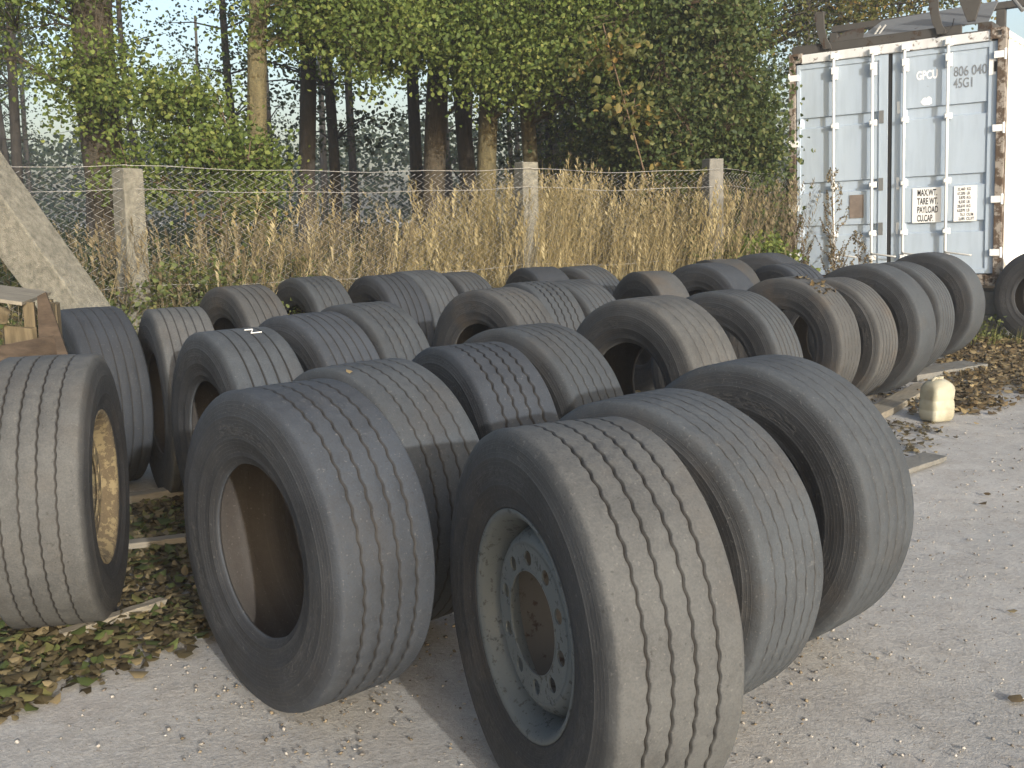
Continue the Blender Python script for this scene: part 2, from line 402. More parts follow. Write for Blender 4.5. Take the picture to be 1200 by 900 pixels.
# ------------------------------------------------------------------ tyres
def tyre_mesh(D, W, tread, seed):
    rs = random.Random(seed); R = D/2; H = W/2
    # outer half, bead to shoulder: (axial, radius, wear)
    half = [(.775*H, .287, .9), (.792*H, .2875, .9), (.812*H, .291, .30), (.832*H, .300, .06), (.870*H, .312, .05), (.895*H, .318, .10), (.885*H, .323, .05),
            (.935*H, .345, .05), (.972*H, .372, .08), (.978*H, .375, .15), (.974*H, .378, .08), (.995*H, .405, .10), (1.0*H, .430, .14),
            (.992*H, .446, .18), (.994*H, .449, .35), (.986*H, .452, .20), (.968*H, R-.055, .22), (.945*H, R-.038, .30), (.932*H, R-.030, .55), (.915*H, R-.024, .60),
            (.890*H, R-.012, .85), (.860*H, R-.0055, 1.0), (.82*H, R-.002, 1.0)]
    Ht = .82*H
    kind, ng, depth, gw, amp, waves = tread
    ninner = 0
    cols = []           # (axial, radius, wear, groove, zig amplitude, dash, phase)
    for h in half: cols.append([h[0], h[1], h[2], 0, 0, 0, 0])
    crown = lambda a: R-.004*(a/Ht)**2
    if ng:
        pos = [Ht*(.60 if ng < 5 else .70)*(1-2*k/(ng-1)) for k in range(ng)]
        prev = Ht
        for gi, p in enumerate(pos):
            mid = (prev+p)/2; cols.append([mid, crown(mid), 1, 0, 0, 0, 0]); ph = rs.random()*6.3
            dash = 1 if kind == 'dash' else 0
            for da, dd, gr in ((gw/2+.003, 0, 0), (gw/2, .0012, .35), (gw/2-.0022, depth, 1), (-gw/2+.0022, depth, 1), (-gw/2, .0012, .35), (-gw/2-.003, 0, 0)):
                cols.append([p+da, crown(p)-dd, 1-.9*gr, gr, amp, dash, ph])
            prev = p
        mid = (prev-Ht)/2; cols.append([mid, crown(mid), 1, 0, 0, 0, 0])
    else:
        for k in (.6, .3, 0, -.3, -.6): cols.append([Ht*k, crown(Ht*k), 1, 0, 0, 0, 0])
    for h in half[::-1]: cols.append([-h[0], h[1], h[2], 0, 0, 0, 0])
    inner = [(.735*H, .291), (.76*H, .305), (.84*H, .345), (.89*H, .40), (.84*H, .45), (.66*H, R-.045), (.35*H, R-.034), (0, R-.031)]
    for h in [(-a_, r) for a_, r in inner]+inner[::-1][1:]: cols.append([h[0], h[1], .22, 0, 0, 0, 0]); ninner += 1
    C = np.array(cols); n = len(C)
    spw = 6 if waves > 30 else 8
    NS = waves*spw if kind in ('wave', 'dash') else 128
    th = np.linspace(0, 2*PI, NS, endpoint=False)[:, None]
    ph = C[:, 6][None]
    wv = np.sin(th*waves+ph); wv = np.sign(wv)*np.abs(wv)**.8
    A = C[:, 0][None]+C[:, 4][None]*wv
    Rr = np.repeat(C[:, 1][None], NS, 0).copy()
    G = np.repeat(C[:, 3][None], NS, 0).copy()
    if kind == 'dash':
        on = (np.sin(th*waves*.5+ph*3) > -.15)*1.0
        cr_ = np.array([crown(a_) for a_ in C[:, 0]])[None]
        msk = (C[:, 5] > 0)[None]
        Rr = np.where(msk & (on < .5), np.maximum(Rr, cr_-.0012), Rr); G = np.where(msk & (on < .5), G*.15, G)
    # irregular wear, slight out-of-round
    wob = .0016*np.sin(th*2+rs.random()*6)+.0012*np.sin(th*5+rs.random()*6)+.0008*np.sin(th*13+rs.random()*6)
    Rr = Rr+wob*(C[:, 2][None] > .8)
    V = np.stack([A, Rr*np.cos(th), Rr*np.sin(th)], -1).reshape(-1, 3)
    i = np.arange(NS)[:, None]; j = np.arange(n)[None]; jn = (j+1) % n; inx = (i+1) % NS
    F = np.stack([i*n+j, inx*n+j, inx*n+jn, i*n+jn], -1).reshape(-1, 4)
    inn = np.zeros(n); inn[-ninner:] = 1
    return V, F, np.repeat(C[:, 2][None], NS, 0).ravel(), G.ravel(), np.repeat(inn[None], NS, 0).ravel()

WV = ('wave', 4, .009, .0076, .0026, 62)
WV5 = ('wave', 5, .009, .0074, .0025, 58)
WVF = ('wave', 4, .006, .0062, .002, 66)
WVD = ('wave', 4, .014, .011, .0042, 56)
ST = ('straight', 4, .010, .008, 0, 0)
ST5 = ('straight', 5, .010, .008, 0, 0)
STF = ('straight', 5, .003, .005, 0, 0)
DA = ('dash', 5, .006, .006, .0022, 60)
DAF = ('dash', 4, .0025, .0045, .002, 70)
SM = ('smooth', 0, 0, 0, 0, 0)
GR = 'used truck tyres standing in rows in the yard'
# key: x, y, yaw, D, W, tread, material, label
TY = {
'B': (.469, 3.306, .747, 1.027, .36, DA, M_RUB, 'worn loose tyre with dashed grooves standing directly behind the front wheel with the grey rim'),
'C': (.921, 3.832, .750, 1.059, .36, DAF, M_RUB, 'big nearly bald tyre with dark sidewall, last of the front right three'),
'D': (-.718, 3.407, .719, 1.063, .385, ('wave', 4, .011, .0088, .0030, 54), M_RUBDARK, 'rimless tyre with large open hole facing front, between leaf litter and the grey rimmed wheel'),
'E': (-.550, 3.973, .750, 1.050, .385, WV, M_RUB, 'wavy grooved tyre half shaded, standing tight behind the rimless front tyre with open hole'),
'G': (-2.500, 6.234, .650, 1.071, .385, STF, M_RUBDARK, 'dark tyre with faint grooves between the broken timber crate and the leaning concrete beam'),
'H': (-1.920, 6.036, .490, 1.078, .335, STF, M_RUBPALE, 'narrow dusty grey tyre squeezed against the dark tyre below the leaning concrete beam'),
'I': (-1.341, 5.118, .627, 1.056, .385, ST, M_RUB, 'straight grooved tyre with a small white chalk mark on its tread'),
'J': (-1.126, 5.870, .750, 1.050, .385, ST5, M_RUBDARK, 'bluish dark five grooved tyre, right behind the tyre with the white chalk mark'),
'K': (-.908, 6.473, .750, 1.050, .385, WVF, M_RUB, 'tyre with shallow wavy grooves, third in line behind the tyre with the white chalk mark'),
'L': (-.170, 4.540, .520, 1.038, .36, WVD, M_RUBDARK, 'tyre with deep wavy grooves and black sidewall just behind the front middle pair'),
'M': (.079, 5.119, .750, 1.050, .385, WV5, M_RUB, 'five grooved tyre partly shaded, standing behind the deep grooved tyre with black sidewall'),
'N': (.815, 6.20, .700, 1.083, .44, DAF, M_RUBPALE, 'wide almost bald pale tyre with scratched tread in the middle of the yard'),
'O': (1.429, 7.011, .750, 1.050, .315, ST5, M_RUB, 'narrow straight grooved tyre next behind the wide almost bald pale tyre'),
'P': (2.159, 8.118, .750, 1.050, .315, DA, M_RUBBROWN, 'brownish tyre with broken up grooves and fallen leaves on top in the right row'),
'Q': (2.558, 8.416, .743, 1.018, .315, ST5, M_RUBBROWN, 'narrow brown tinted tyre with five straight grooves, second behind the leaf topped tyre'),
'R': (2.982, 8.837, .757, 1.095, .315, SM, M_RUB, 'bald tyre with black sidewall in the right row, near the plastic canister'),
'S': (3.557, 9.798, .750, 1.050, .315, ST5, M_RUB, 'grooved tyre between the bald black walled tyre and the last tyre by the container doors'),
'T': (4.254, 10.784, .752, 1.083, .315, SM, M_RUB, 'large bald tyre ending the right row in front of the container doors'),
'U': (-.112, 7.476, .750, 1.050, .385, WV, M_RUBBROWN, 'tyre with brown open sidewall at the left end of the middle back row'),
'V': (.170, 7.949, .576, 1.057, .36, WVD, M_RUB, 'deep grooved tyre with whitish scuffs, second from left in the middle back row'),
'W': (.451, 8.319, .732, 1.041, .385, ST5, M_RUB, 'grooved tyre directly behind the deep grooved scuffed one in the middle back row'),
'X': (1.216, 9.177, .425, 1.042, .315, SM, M_RUBBROWN, 'smooth brownish tyre standing alone with its sidewall toward the front, mid back of the yard'),
'a': (-2.086, 8.177, .733, 1.049, .385, ST, M_RUBBROWN, 'tyre with mud caked sidewall at the far left of the back row by the weeds'),
'b': (-1.718, 9.103, .679, 1.048, .385, WVF, M_RUB, 'grey tyre with shallow grooves behind the mud caked tyre, against the tall dry grass'),
'c': (-1.087, 9.149, .622, 1.053, .385, ST, M_RUBDARK, 'dark sided straight grooved tyre in the back row, third from the left'),
'd': (-.846, 9.513, .687, 1.061, .385, WVF, M_RUB, 'tyre tucked close behind the dark sided straight grooved tyre of the back row'),
'e': (-.502, 9.686, .691, 1.032, .36, ST5, M_RUB, 'grooved tyre barely showing at the foot of the grass, fifth in the back row'),
'f': (.262, 9.839, .466, 1.056, .36, SM, M_RUBDARK, 'smooth dark tyre in the back row centre, just in front of the concrete fence post'),
'g': (.668, 10.096, .716, 1.044, .385, ST5, M_RUB, 'grooved tyre just right of the smooth dark tyre in the back row centre'),
'h': (1.856, 9.951, .717, 1.062, .36, SM, M_RUBDARK, 'dark tyre mostly hidden left of the brown walled tyre in the right back corner'),
'i': (2.073, 10.449, .426, 1.066, .385, SM, M_RUBBROWN, 'tyre with brown sidewall and open hole facing front in the right back corner'),
'k': (2.614, 10.913, .896, 1.096, .385, ST5, M_RUBDARK, 'rearmost tyre in the right back corner, beside the right fence post and shrub'),
'l': (2.652, 10.189, .503, 1.030, .385, ST, M_RUBDARK, 'dark straight grooved tyre in front of the rearmost one, left of the container doors'),
'Z': (5.969, 11.780, .750, 1.049, .315, SM, M_RUBDARK, 'black tyre alone at the right edge, leaning near the white container side'),
}
def add_tyre(name, x, y, yaw, D, W, tread, mat, seed, parent=None):
    V, F, wear, gro, inn = tyre_mesh(D, W, tread, seed)
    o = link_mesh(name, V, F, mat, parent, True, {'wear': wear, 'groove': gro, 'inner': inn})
    if parent is None:
        o.location = (x, y, D/2-.006)
        o.rotation_euler = Euler((random.random()*6.28, 0, yaw), 'XYZ')
    return o
TOBJ = {}
for i, (k, (x, y, yaw, D, W, tr, mt, lab)) in enumerate(TY.items()):
    TOBJ[k] = tag(add_tyre('truck_tyre', x, y, yaw, D, W, tr, mt, i+3), lab, 'tyre', GR)

# wheels with rims -------------------------------------------------------
def wheel(name, x, y, yaw, D, W, tread, mat, seed, side, rim_mat, label, disc_in):
    root = empty(name, (x, y, D/2-.006), (0, 0, yaw)); tag(root, label, 'wheel', 'wheels with their rims still fitted')
    add_tyre('tyre', 0, 0, 0, D, W, tread, mat, seed, root)
    s = side; H = W/2
    rim = empty('rim', (0, 0, 0)); rim.parent = root
    # barrel: near lip to far lip (axial along s)
    pr = [(.86*H, .309), (.875*H, .311), (.885*H, .308), (.87*H, .297), (.80*H, .284), (.62*H, .276), (.45*H, .262), (.30*H, .2585),
          (-.3*H, .262), (-.55*H, .270), (-.8*H, .284), (-.87*H, .297), (-.885*H, .308), (-.86*H, .309)]
    back = [(-.80*H, .290), (-.5*H, .276), (.2*H, .266), (.6*H, .282), (.82*H, .290)]
    V, F = lathe([(s*a_, r) for a_, r in pr+back], 96, closed=True)
    if s > 0: F = F[:, ::-1]
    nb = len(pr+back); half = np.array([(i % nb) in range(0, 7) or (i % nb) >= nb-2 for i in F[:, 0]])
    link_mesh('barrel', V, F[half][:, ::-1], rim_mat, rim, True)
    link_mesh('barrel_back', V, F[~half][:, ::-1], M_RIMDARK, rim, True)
    # disc with ten stud holes and a large centre bore
    bm = bmesh.new(); a0 = s*(H*.86-disc_in)
    def ringv(r, n, cy=0, cz=0, ph=0):
        vs = [bm.verts.new((a0, cy+r*math.cos(ph+2*PI*k/n), cz+r*math.sin(ph+2*PI*k/n))) for k in range(n)]
        return [bm.edges.new((vs[k], vs[(k+1) % n])) for k in range(n)]
    E = ringv(.212, 64)+ringv(.1405, 56)
    for k in range(10):
        w_ = 2*PI*(k+.3)/10; E += ringv(.021, 18, .174*math.cos(w_), .174*math.sin(w_))
    bmesh.ops.triangle_fill(bm, use_beauty=True, use_dissolve=False, edges=E)
    r = bmesh.ops.extrude_face_region(bm, geom=bm.faces[:])
    for v in r['geom']:
        if isinstance(v, bmesh.types.BMVert): v.co.x -= s*.005
    bmesh.ops.recalc_face_normals(bm, faces=bm.faces)
    me = bpy.data.meshes.new('disc'); bm.to_mesh(me); bm.free(); me.materials.append(rim_mat)
    d = bpy.data.objects.new('disc', me); COL.objects.link(d); d.parent = rim
    # bowl joining disc to barrel
    V, F = lathe([(a0+s*.0005, .210), (a0-s*.004, .222), (a0-s*.016, .238), (a0-s*.045, .256), (a0-s*.075, .2605),
                  (a0-s*.078, .257), (a0-s*.05, .248), (a0-s*.022, .232), (a0-s*.015, .210)], 72, closed=True)
    link_mesh('disc_skirt', V, F if s > 0 else F[:, ::-1], rim_mat, rim, True)
    # bore lip
    V, F = lathe([(a0+s*.0015, .1385), (a0+s*.0015, .1430), (a0-s*.001, .1440), (a0-s*.001, .1380)], 72, closed=True)
    link_mesh('bore_lip', V, F if s > 0 else F[:, ::-1], rim_mat, rim, True)
    return root, rim, a0
wA, rimA, a0 = wheel('mounted_wheel', .167, 2.732, .417, 1.058, .385, WV, M_RUBFRONT, 101, -1, M_RIMGREY,
      'front wheel with grey ten hole steel rim and wavy grooved tyre, nearest the viewer', .030)
wF, rimF, a0f = wheel('mounted_wheel', -1.811, 4.106, .202, 1.075, .385, WVF, M_RUBPALE, 102, 1, M_RIMYEL,
      'pale dusty wheel with faded yellow rim, at the left edge on the leaf litter', .05)

# chalk mark on the tyre tread, a small white tick
def on_tread(key, ax, ang, lift=.0025):
    x, y, yaw, D = TY[key][:4]; r = D/2+lift
    u = Vector((math.cos(yaw), math.sin(yaw), 0)); nn = Vector((-u.y, u.x, 0))
    return Vector((x, y, D/2-.006))+u*ax+nn*(r*math.cos(ang))+Vector((0, 0, r*math.sin(ang)))
mb = MB(); M_CHALK = simple('white_chalk', (.72, .72, .70), .9, .1, 30, 0)
def chalk_line(key, pts, wd):
    for p, q in zip(pts[:-1], pts[1:]):
        mb.tube([on_tread(key, *p), on_tread(key, *q)], wd, 5)
zz = [(.02, math.radians(97)), (.062, math.radians(97)), (.03, math.radians(103.5)), (.085, math.radians(103))]
chalk_line('I', zz, .0028)
o = mb.build('chalk_mark', M_CHALK)
o.parent = TOBJ['I']; o.matrix_parent_inverse = (Matrix.LocRotScale(TOBJ['I'].location, TOBJ['I'].rotation_euler, (1, 1, 1))).inverted()

# leaves that dropped on two of the tyres
C = []
for k in range(26):
    p = on_tread('P', random.uniform(-.13, .10), math.radians(random.uniform(96, 128)), .012); C.append(p)
C.append(on_tread('E', -.15, math.radians(101), .006))
V, F, t = leaf_quads(np.array(C), RNG.uniform(.03, .06, len(C)), .8)
tag(link_mesh('leaf_litter', V, F, M_LITTER, attrs={'tint': t}), kind='stuff')

# ------------------------------------------------------------------ boards on the ground
def board(x0, y0, x1, y1, wd, th, z, mat, label, group='old boards lying on the ground'):
    L = math.hypot(x1-x0, y1-y0); a_ = math.atan2(y1-y0, x1-x0)
    n = 10; mb = MB(); vs = []; fs = []
    for i in range(n+1):
        t_ = i/n; u_ = t_*L+ (random.uniform(-.012, .012) if i in (0, n) else 0); wob = random.uniform(-.004, .004)
        for (yy, zz) in ((-wd/2, 0), (wd/2, 0), (wd/2, th), (-wd/2, th)):
            vs.append((u_+(random.uniform(-.012, .012) if i in (0, n) else 0), yy+wob, zz+random.uniform(-.0015, .0015)))
    for i in range(n):
        for k in range(4): fs.append((4*i+k, 4*i+(k+1) % 4, 4*i+4+(k+1) % 4, 4*i+4+k))
    fs += [(0, 3, 2, 1), (4*n, 4*n+1, 4*n+2, 4*n+3)]
    mb.add(vs, fs); o = mb.build('board', mat, bevel=.003)
    o.location = (x0, y0, z); o.rotation_euler = (0, 0, a_)
    return tag(o, label, 'board', group)
board(-2.3, 5.56, -1.7, 5.93, .09, .07, .01, M_WOODG, 'weathered board across the leaf litter, farthest back, at the foot of the grey tyre')
board(-2.05, 4.78, -1.6, 4.96, .07, .03, .035, M_WOODG, 'short strip of wood half sunk in the leaves left of the rimless front tyre')
board(-1.72, 3.82, -1.45, 4.15, .05, .03, .022, M_WOODG, 'grey slat on the leaf litter beside the pale wheel with the yellow rim')
board(2.2, 6.08, 2.66, 6.48, .16, .03, .005, M_CONCG, 'grey flat slab on the bare grit right of the front tyres', 'old boards lying on the ground')
board(2.5, 7.5, 3.55, 8.95, .17, .05, .0, M_WOODG, 'long grey plank under the right row of tyres beside the white canister')
board(3.55, 9.45, 4.45, 10.05, .28, .06, .0, M_CONCG, 'wide flat grey slab under the far tyres at the edge of the leaf pile')
board(-2.0, 3.02, -2.9, 3.3, .5, .03, .0, M_CONCG, 'grey slab under the pale wheel at the lower left edge')

# ------------------------------------------------------------------ white plastic canister
def canister(x, y, yaw):
    root = empty('plastic_canister', (x, y, -.004), (math.radians(-2), math.radians(2), yaw))
    tag(root, 'dirty white plastic canister standing on the grit beside the leaf pile', 'canister')
    m, nt, b = mat_new('milky_plastic', .5, .4); g = N(nt); c_ = g.obj()
    g.L(g.mix(g.rampf(g.noise(c_, 7, 5), .4, .75), (.37, .36, .28), (.22, .195, .13)), b.inputs['Base Color'])
    b.inputs['Subsurface Weight'].default_value = .15; b.inputs['Subsurface Radius'].default_value = (.03, .03, .02)
    def sec(hx, hy, r, n=7):
        pts = []
        for cx_, cy_, a_ in ((hx-r, hy-r, 0), (-hx+r, hy-r, 90), (-hx+r, -hy+r, 180), (hx-r, -hy+r, 270)):
            for k in range(n):
                w_ = math.radians(a_+90*k/(n-1)); pts.append((cx_+r*math.cos(w_), cy_+r*math.sin(w_)))
        return pts
    rows = [(0, .090, .072, .03, 0), (.010, .100, .082, .035, 0), (.03, .105, .086, .035, 0), (.075, .1055, .087, .035, 0), (.082, .102, .084, .035, 0), (.09, .1055, .087, .035, 0),
            (.15, .105, .087, .035, 0), (.157, .1015, .084, .035, 0), (.165, .105, .087, .035, 0), (.225, .104, .086, .035, 0), (.25, .101, .083, .04, 0),
            (.275, .090, .074, .045, 0), (.293, .072, .060, .045, 0), (.303, .050, .045, .04, .01), (.308, .030, .030, .029, .02)]
    V = []; F = []; n = 28
    for z, hx, hy, r, dx in rows: V += [(px+dx, py, z) for px, py in sec(hx, hy, r)]
    for i in range(len(rows)-1):
        for k in range(n): F.append((i*n+k, i*n+(k+1) % n, (i+1)*n+(k+1) % n, (i+1)*n+k))
    F += [tuple(range(n))[::-1], tuple((len(rows)-1)*n+k for k in range(n))]
    V = [(px+.003*math.sin(z*40+py*30), py+.003*math.sin(z*33+px*25), z) for px, py, z in V]
    link_mesh('body', V, F, m, root, True)
    mb = MB(); mb.tube([(.02, 0, .305), (.02, 0, .328)], .024, 16); mb.build('neck', m, root, False)
    mb = MB(); mb.tube([(-.075, 0, .272), (-.062, 0, .302), (-.03, 0, .318), (-.002, 0, .312)], [.011, .0115, .0115, .011], 10); mb.build('handle', m, root, True)
canister(3.14, 7.68, math.radians(25))

# ------------------------------------------------------------------ container
CY = math.radians(0)
ca = 2.53; exv = Vector((-math.cos(ca), -math.sin(ca), 0)); BR = Vector((5.60, 12.10, 0)); W_ = 2.48; HT = 2.86
org = BR-exv*W_
ct = empty('shipping_container', (org.x, org.y, .535), (0, math.radians(-1.9), ca-PI))
tag(ct, 'pale steel shipping container with closed doors toned as shade and sides toned as sunlit, standing on blocks', 'container')
def cb(name, mat, boxes, bevel=.004, par=None, smooth=False):
    mb = MB()
    for bx in boxes: mb.box(*bx)
    return mb.build(name, mat, par or ct, smooth, bevel)
LEN = 12.2
# posts, header, sill, castings
cb('corner_post', M_FRAME, [(0, .075, 0, .14, .12, HT-.12)])
cb('corner_post', M_FRAME, [(W_-.085, W_, 0, .15, .12, HT-.12)])
cb('header_beam', M_BEAM, [(.15, W_-.15, .01, .12, HT-.13, HT-.02)], .01)
cb('sill_beam', M_FRAME, [(.15, W_-.15, .01, .14, 0, .13)], .01)
for x0 in (0, W_-.165):
    for z0 in (0, HT-.118):
        mb = MB()
        # casting with an oval opening: four bars round a hole, and a back
        mb.box(x0, x0+.165, 0.03, .178, z0, z0+.118)
        mb.box(x0, x0+.05, -.002, .032, z0, z0+.118); mb.box(x0+.115, x0+.165, -.002, .032, z0, z0+.118)
        mb.box(x0+.05, x0+.115, -.002, .032, z0, z0+.035); mb.box(x0+.05, x0+.115, -.002, .032, z0+.083, z0+.118)
        mb.build('corner_casting', M_FRAME, ct, bevel=.004)
# body: corrugated sides, roof, back
def corrug(name, xface, sgn, mat):
    vs = []; fs = []; y = .16; P = []
    while y < LEN-.2:
        P += [(y, 0), (y+.07, 0), (y+.138, .036), (y+.208, .036)]; y += .276
    P.append((LEN-.15, 0))
    for (yy, d) in P: vs += [(xface-sgn*(d+.006), yy, .13), (xface-sgn*(d+.006), yy, HT-.09)]
    for i in range(len(P)-1): fs.append((2*i, 2*i+2, 2*i+3, 2*i+1))
    mb = MB(); mb.add(vs, fs); return mb.build(name, mat, ct)
corrug('side_wall', W_, 1, M_SIDE); corrug('side_wall', 0, -1, M_SIDE)
cb('top_rail', M_SIDE, [(W_-.06, W_, .18, LEN-.18, HT-.09, HT-.02)]); cb('top_rail', M_SIDE, [(0, .06, .18, LEN-.18, HT-.09, HT-.02)])
cb('bottom_rail', M_FRAME, [(W_-.06, W_, .18, LEN-.18, 0, .13)]); cb('bottom_rail', M_FRAME, [(0, .06, .18, LEN-.18, 0, .13)])
cb('roof', M_SIDE, [(.06, W_-.06, .12, LEN-.05, HT-.05, HT-.03)])
cb('end_wall', M_SIDE, [(0.0, W_, LEN-.15, LEN-.05, 0, HT-.05)]); cb('floor', M_FRAME, [(.06, W_-.06, .14, LEN-.2, .10, .125)])
# doors
def door(x0, x1, px0, px1, recess):
    d = empty('door', (0, 0, 0)); d.parent = ct
    zb, zt = .14, HT-.135
    cb('door_frame', M_DOOR, [(x0, px0, .035, .085, zb, zt), (px1, x1, .035, .085, zb, zt), (px0, px1, .036, .084, zt-.06, zt), (px0, px1, .036, .084, zb, zb+.06)], .003, d)
    # pressed panel: one sheet with recessed bands, and shallow vertical pressings
    zs = [zb+.06]; prof = [(zb+.06, .05)]
    for (a_, b2) in recess: prof += [(a_, .05), (a_+.014, .078), (b2-.006, .078), (b2, .05)]
    prof.append((zt-.06, .05))
    xsn = np.linspace(px0, px1, 25); V = []; F = []
    for x in xsn:
        tt = (x-px0)/(px1-px0); edge = min(tt, 1-tt) < .02
        for z, y in prof:
            yy = y if not edge else .05
            V.append((x, yy+.0025*mnoise.noise(Vector((x*4, z*4, 7))), z))
    n = len(prof)
    for i in range(24):
        for j in range(n-1): F.append((i*n+j, (i+1)*n+j, (i+1)*n+j+1, i*n+j+1))
    link_mesh('door_panel', V, F, M_DOOR, d)
    return d
rec = [(.62, .755), (1.155, 1.29), (1.945, 2.08)]
dL = door(.085, 1.195, .13, 1.09, rec)
dR = door(1.245, W_-.09, 1.375, 2.30, rec)
cb('door_gasket', M_GASKET, [(1.197, 1.243, .045, .075, .14, HT-.135)], 0)
cb('door_gasket', M_GASKET, [(.077, .083, .05, .07, .14, HT-.135)], 0)
cb('door_gasket', M_GASKET, [(.16, W_-.16, .06, .09, HT-.1345, HT-.1305)], 0)
def rod(x, d):
    r = MB(); r.tube([(x, -.012, .10), (x, -.012, HT-.07)], .0165, 12); ro = r.build('locking_rod', M_ROD, d, True)
    for z in (HT-.91, 1.22, .64, .35):
        mb = MB(); mb.box(x-.045, x+.045, .012, .036, z-.035, z+.035); mb.box(x-.024, x+.024, -.036, .02, z-.022, z+.022)
        mb.build('rod_bracket', M_ROD, ro, bevel=.003)
    mb = MB(); mb.box(x-.04, x+.04, .012, .036, HT-.36, HT-.21); mb.box(x-.023, x+.023, -.038, .03, HT-.30, HT-.22); mb.build('guide_plate', M_ROD, ro, bevel=.003)
    for z in (.07, HT-.095):
        c_ = MB(); c_.box(x-.028, x+.028, -.045, .0, z-.025, z+.04); c_.box(x-.05, x+.05, -.012, .009, z-.04, z+.04); c_.build('cam_keeper', M_ROD, ro, bevel=.004)
    h = MB(); h.tube([(x, -.03, .40), (x+.02, -.05, .395), (x+.26, -.05, .36), (x+.30, -.04, .355)], .011, 8); h.build('rod_handle', M_STEEL, ro, True)
for x, d in ((.563, dL), (1.028, dL), (1.395, dR), (1.878, dR)): rod(x, d)
def hinge(x0, x1, z, d):
    mb = MB(); mb.box(x0, x1, -.004, .034, z-.038, z+.038); mb.tube([(x0 if x0 < 1 else x1, .008, z-.06), (x0 if x0 < 1 else x1, .008, z+.06)], .016, 10)
    mb.build('hinge', M_ROD, d, bevel=.003)
for z in (.42, 1.02, 1.81, HT-.25-.0): hinge(.0, .115, z-.04, dL); hinge(W_-.12, W_-.005, z-.04, dR)
# dark boxed notch plates on inner stile of the left door, and a rusty square placard
for z in (.69, 1.22, 2.01): cb('stile_plate', M_SCRAPG, [(1.095, 1.15, .028, .034, z-.075, z+.075)], 0, dL)
for z in (1.22, .69, 2.1): cb('stile_plate', M_ROD, [(1.305, 1.335, .028, .034, z-.07, z+.07)], 0, dR)
M_PLAC = simple('brown_placard', (.20, .165, .14), .8, .35, 9)
cb('placard', M_PLAC, [(.745, .915, .041, .046, .83, 1.11)], 0, dL)
# lettering
def text(body, x, z, h, mat, par, sx=1.0, width=None, align='LEFT', name='lettering', y=.0465, bold=0.0):
    cu = bpy.data.curves.new('t', 'FONT'); cu.body = body; cu.size = 1; cu.align_x = align; cu.extrude = .0; cu.offset = bold
    o = bpy.data.objects.new('t', cu); COL.objects.link(o)
    dg = bpy.context.evaluated_depsgraph_get(); me = bpy.data.meshes.new_from_object(o.evaluated_get(dg))
    bpy.data.objects.remove(o); bpy.data.curves.remove(cu)
    ys = [v.co.y for v in me.vertices]; hh = max(ys)
    k = h/.70
    if width: sx = width/(k*(max(v.co.x for v in me.vertices)-min(v.co.x for v in me.vertices)))
    for v in me.vertices: v.co = Vector((x+v.co.x*k*sx, y, z+v.co.y*k))
    me.materials.clear(); me.materials.append(mat); me.name = name
    r = bpy.data.objects.new(name, me); COL.objects.link(r); r.parent = par
    return r
M_BLACKL = simple('black_lettering', (.02, .02, .022), .6, .2, 40, 0)
M_GREYL = simple('faded_grey_lettering', (.20, .22, .24), .7, .45, 25, 0)
M_WHITEL = simple('white_lettering', (.85, .86, .88), .6, .1, 40, 0)
M_PLATE = simple('white_plate', (.80, .80, .78), .5, .06, 20, 0)
ps = cb('data_plate', M_PLATE, [(1.49, 1.815, .040, .044, .745, 1.150)], 0, dR)
for i, s_ in enumerate(('MAX.WT.', 'TARE WT.', 'PAYLOAD', 'CU.CAP.')):
    text(s_, 1.545, 1.058-i*.099, .074, M_BLACKL, ps, width=(.222, .235, .235, .182)[i], y=.0385, bold=.022)
ps2 = cb('data_plate', M_PLATE, [(1.955, 2.205, .040, .044, .745, 1.150)], 0, dR)
rows = [('32,460', 'KG'), ('67,200', 'LB'), ('3,870', 'KG'), ('8,530', 'LB'), ('28,610', 'KG'), ('63,070', 'LB'), ('76.3', 'CU.M'), ('2,695', 'CU.FT')]
for i, (a_, b2) in enumerate(rows):
    z = 1.098-i*.0485
    text(a_, 2.078, z, .032, M_BLACKL, ps2, .68, None, 'RIGHT', y=.0385, bold=.02); text(b2, 2.095, z, .032, M_BLACKL, ps2, .68, y=.0385, bold=.02)
text('GPCU', 1.515, HT-.465, .092, M_WHITEL, dR, width=.235, bold=.035)
text('806 040', 1.925, HT-.475, .108, M_GREYL, dR, width=.355, bold=.012)
text('45G1', 1.925, HT-.605, .108, M_GREYL, dR, width=.205, bold=.012)
o1 = cb('check_digit_plate', M_PLATE, [(2.305, 2.378, .029, .033, HT-.50, HT-.325)], 0, dR)
text('1', 2.322, HT-.465, .105, M_BLACKL, o1, 1.3, y=.0275, bold=.03)
# white painted-over patch: two blobs of paint
mb = MB()
for cx_, cz_, rx, rz in ((1.615, HT-.72, .042, .045), (1.66, HT-.715, .03, .05), (1.64, HT-.74, .055, .022)):
    vs = [(cx_+rx*math.cos(k*PI/6)*(1+.2*math.sin(k*2.3)), .0472+.0004*len(mb.v)/12, cz_+rz*math.sin(k*PI/6)) for k in range(12)]
    mb.add(vs, [tuple(range(12))])
mb.build('paint_patch', M_WHITEL, dR)

# concrete blocks that carry it
for i, (lx, ly, lab) in enumerate(((.12, .25, 'rough concrete block under the left corner of the shipping container'), (W_-.2, .3, 'rough concrete block under the right corner of the shipping container'),
                   (W_-.2, 6, 'concrete block half way under the white side of the shipping container'))):
    p = org+exv*lx+Vector((-exv.y, exv.x, 0))*ly
    mb = MB(); mb.box(-.22, .22, -.2, .3, 0, .27, None, .015); mb.box(-.2, .2, -.18, .28, .272, .50+lx*.02, None, .012)
    o = mb.build('concrete_block', M_CONCG, bevel=.012); o.location = p; o.rotation_euler = (0, 0, ca-PI)
    tag(o, lab, 'block', 'concrete blocks carrying the container')

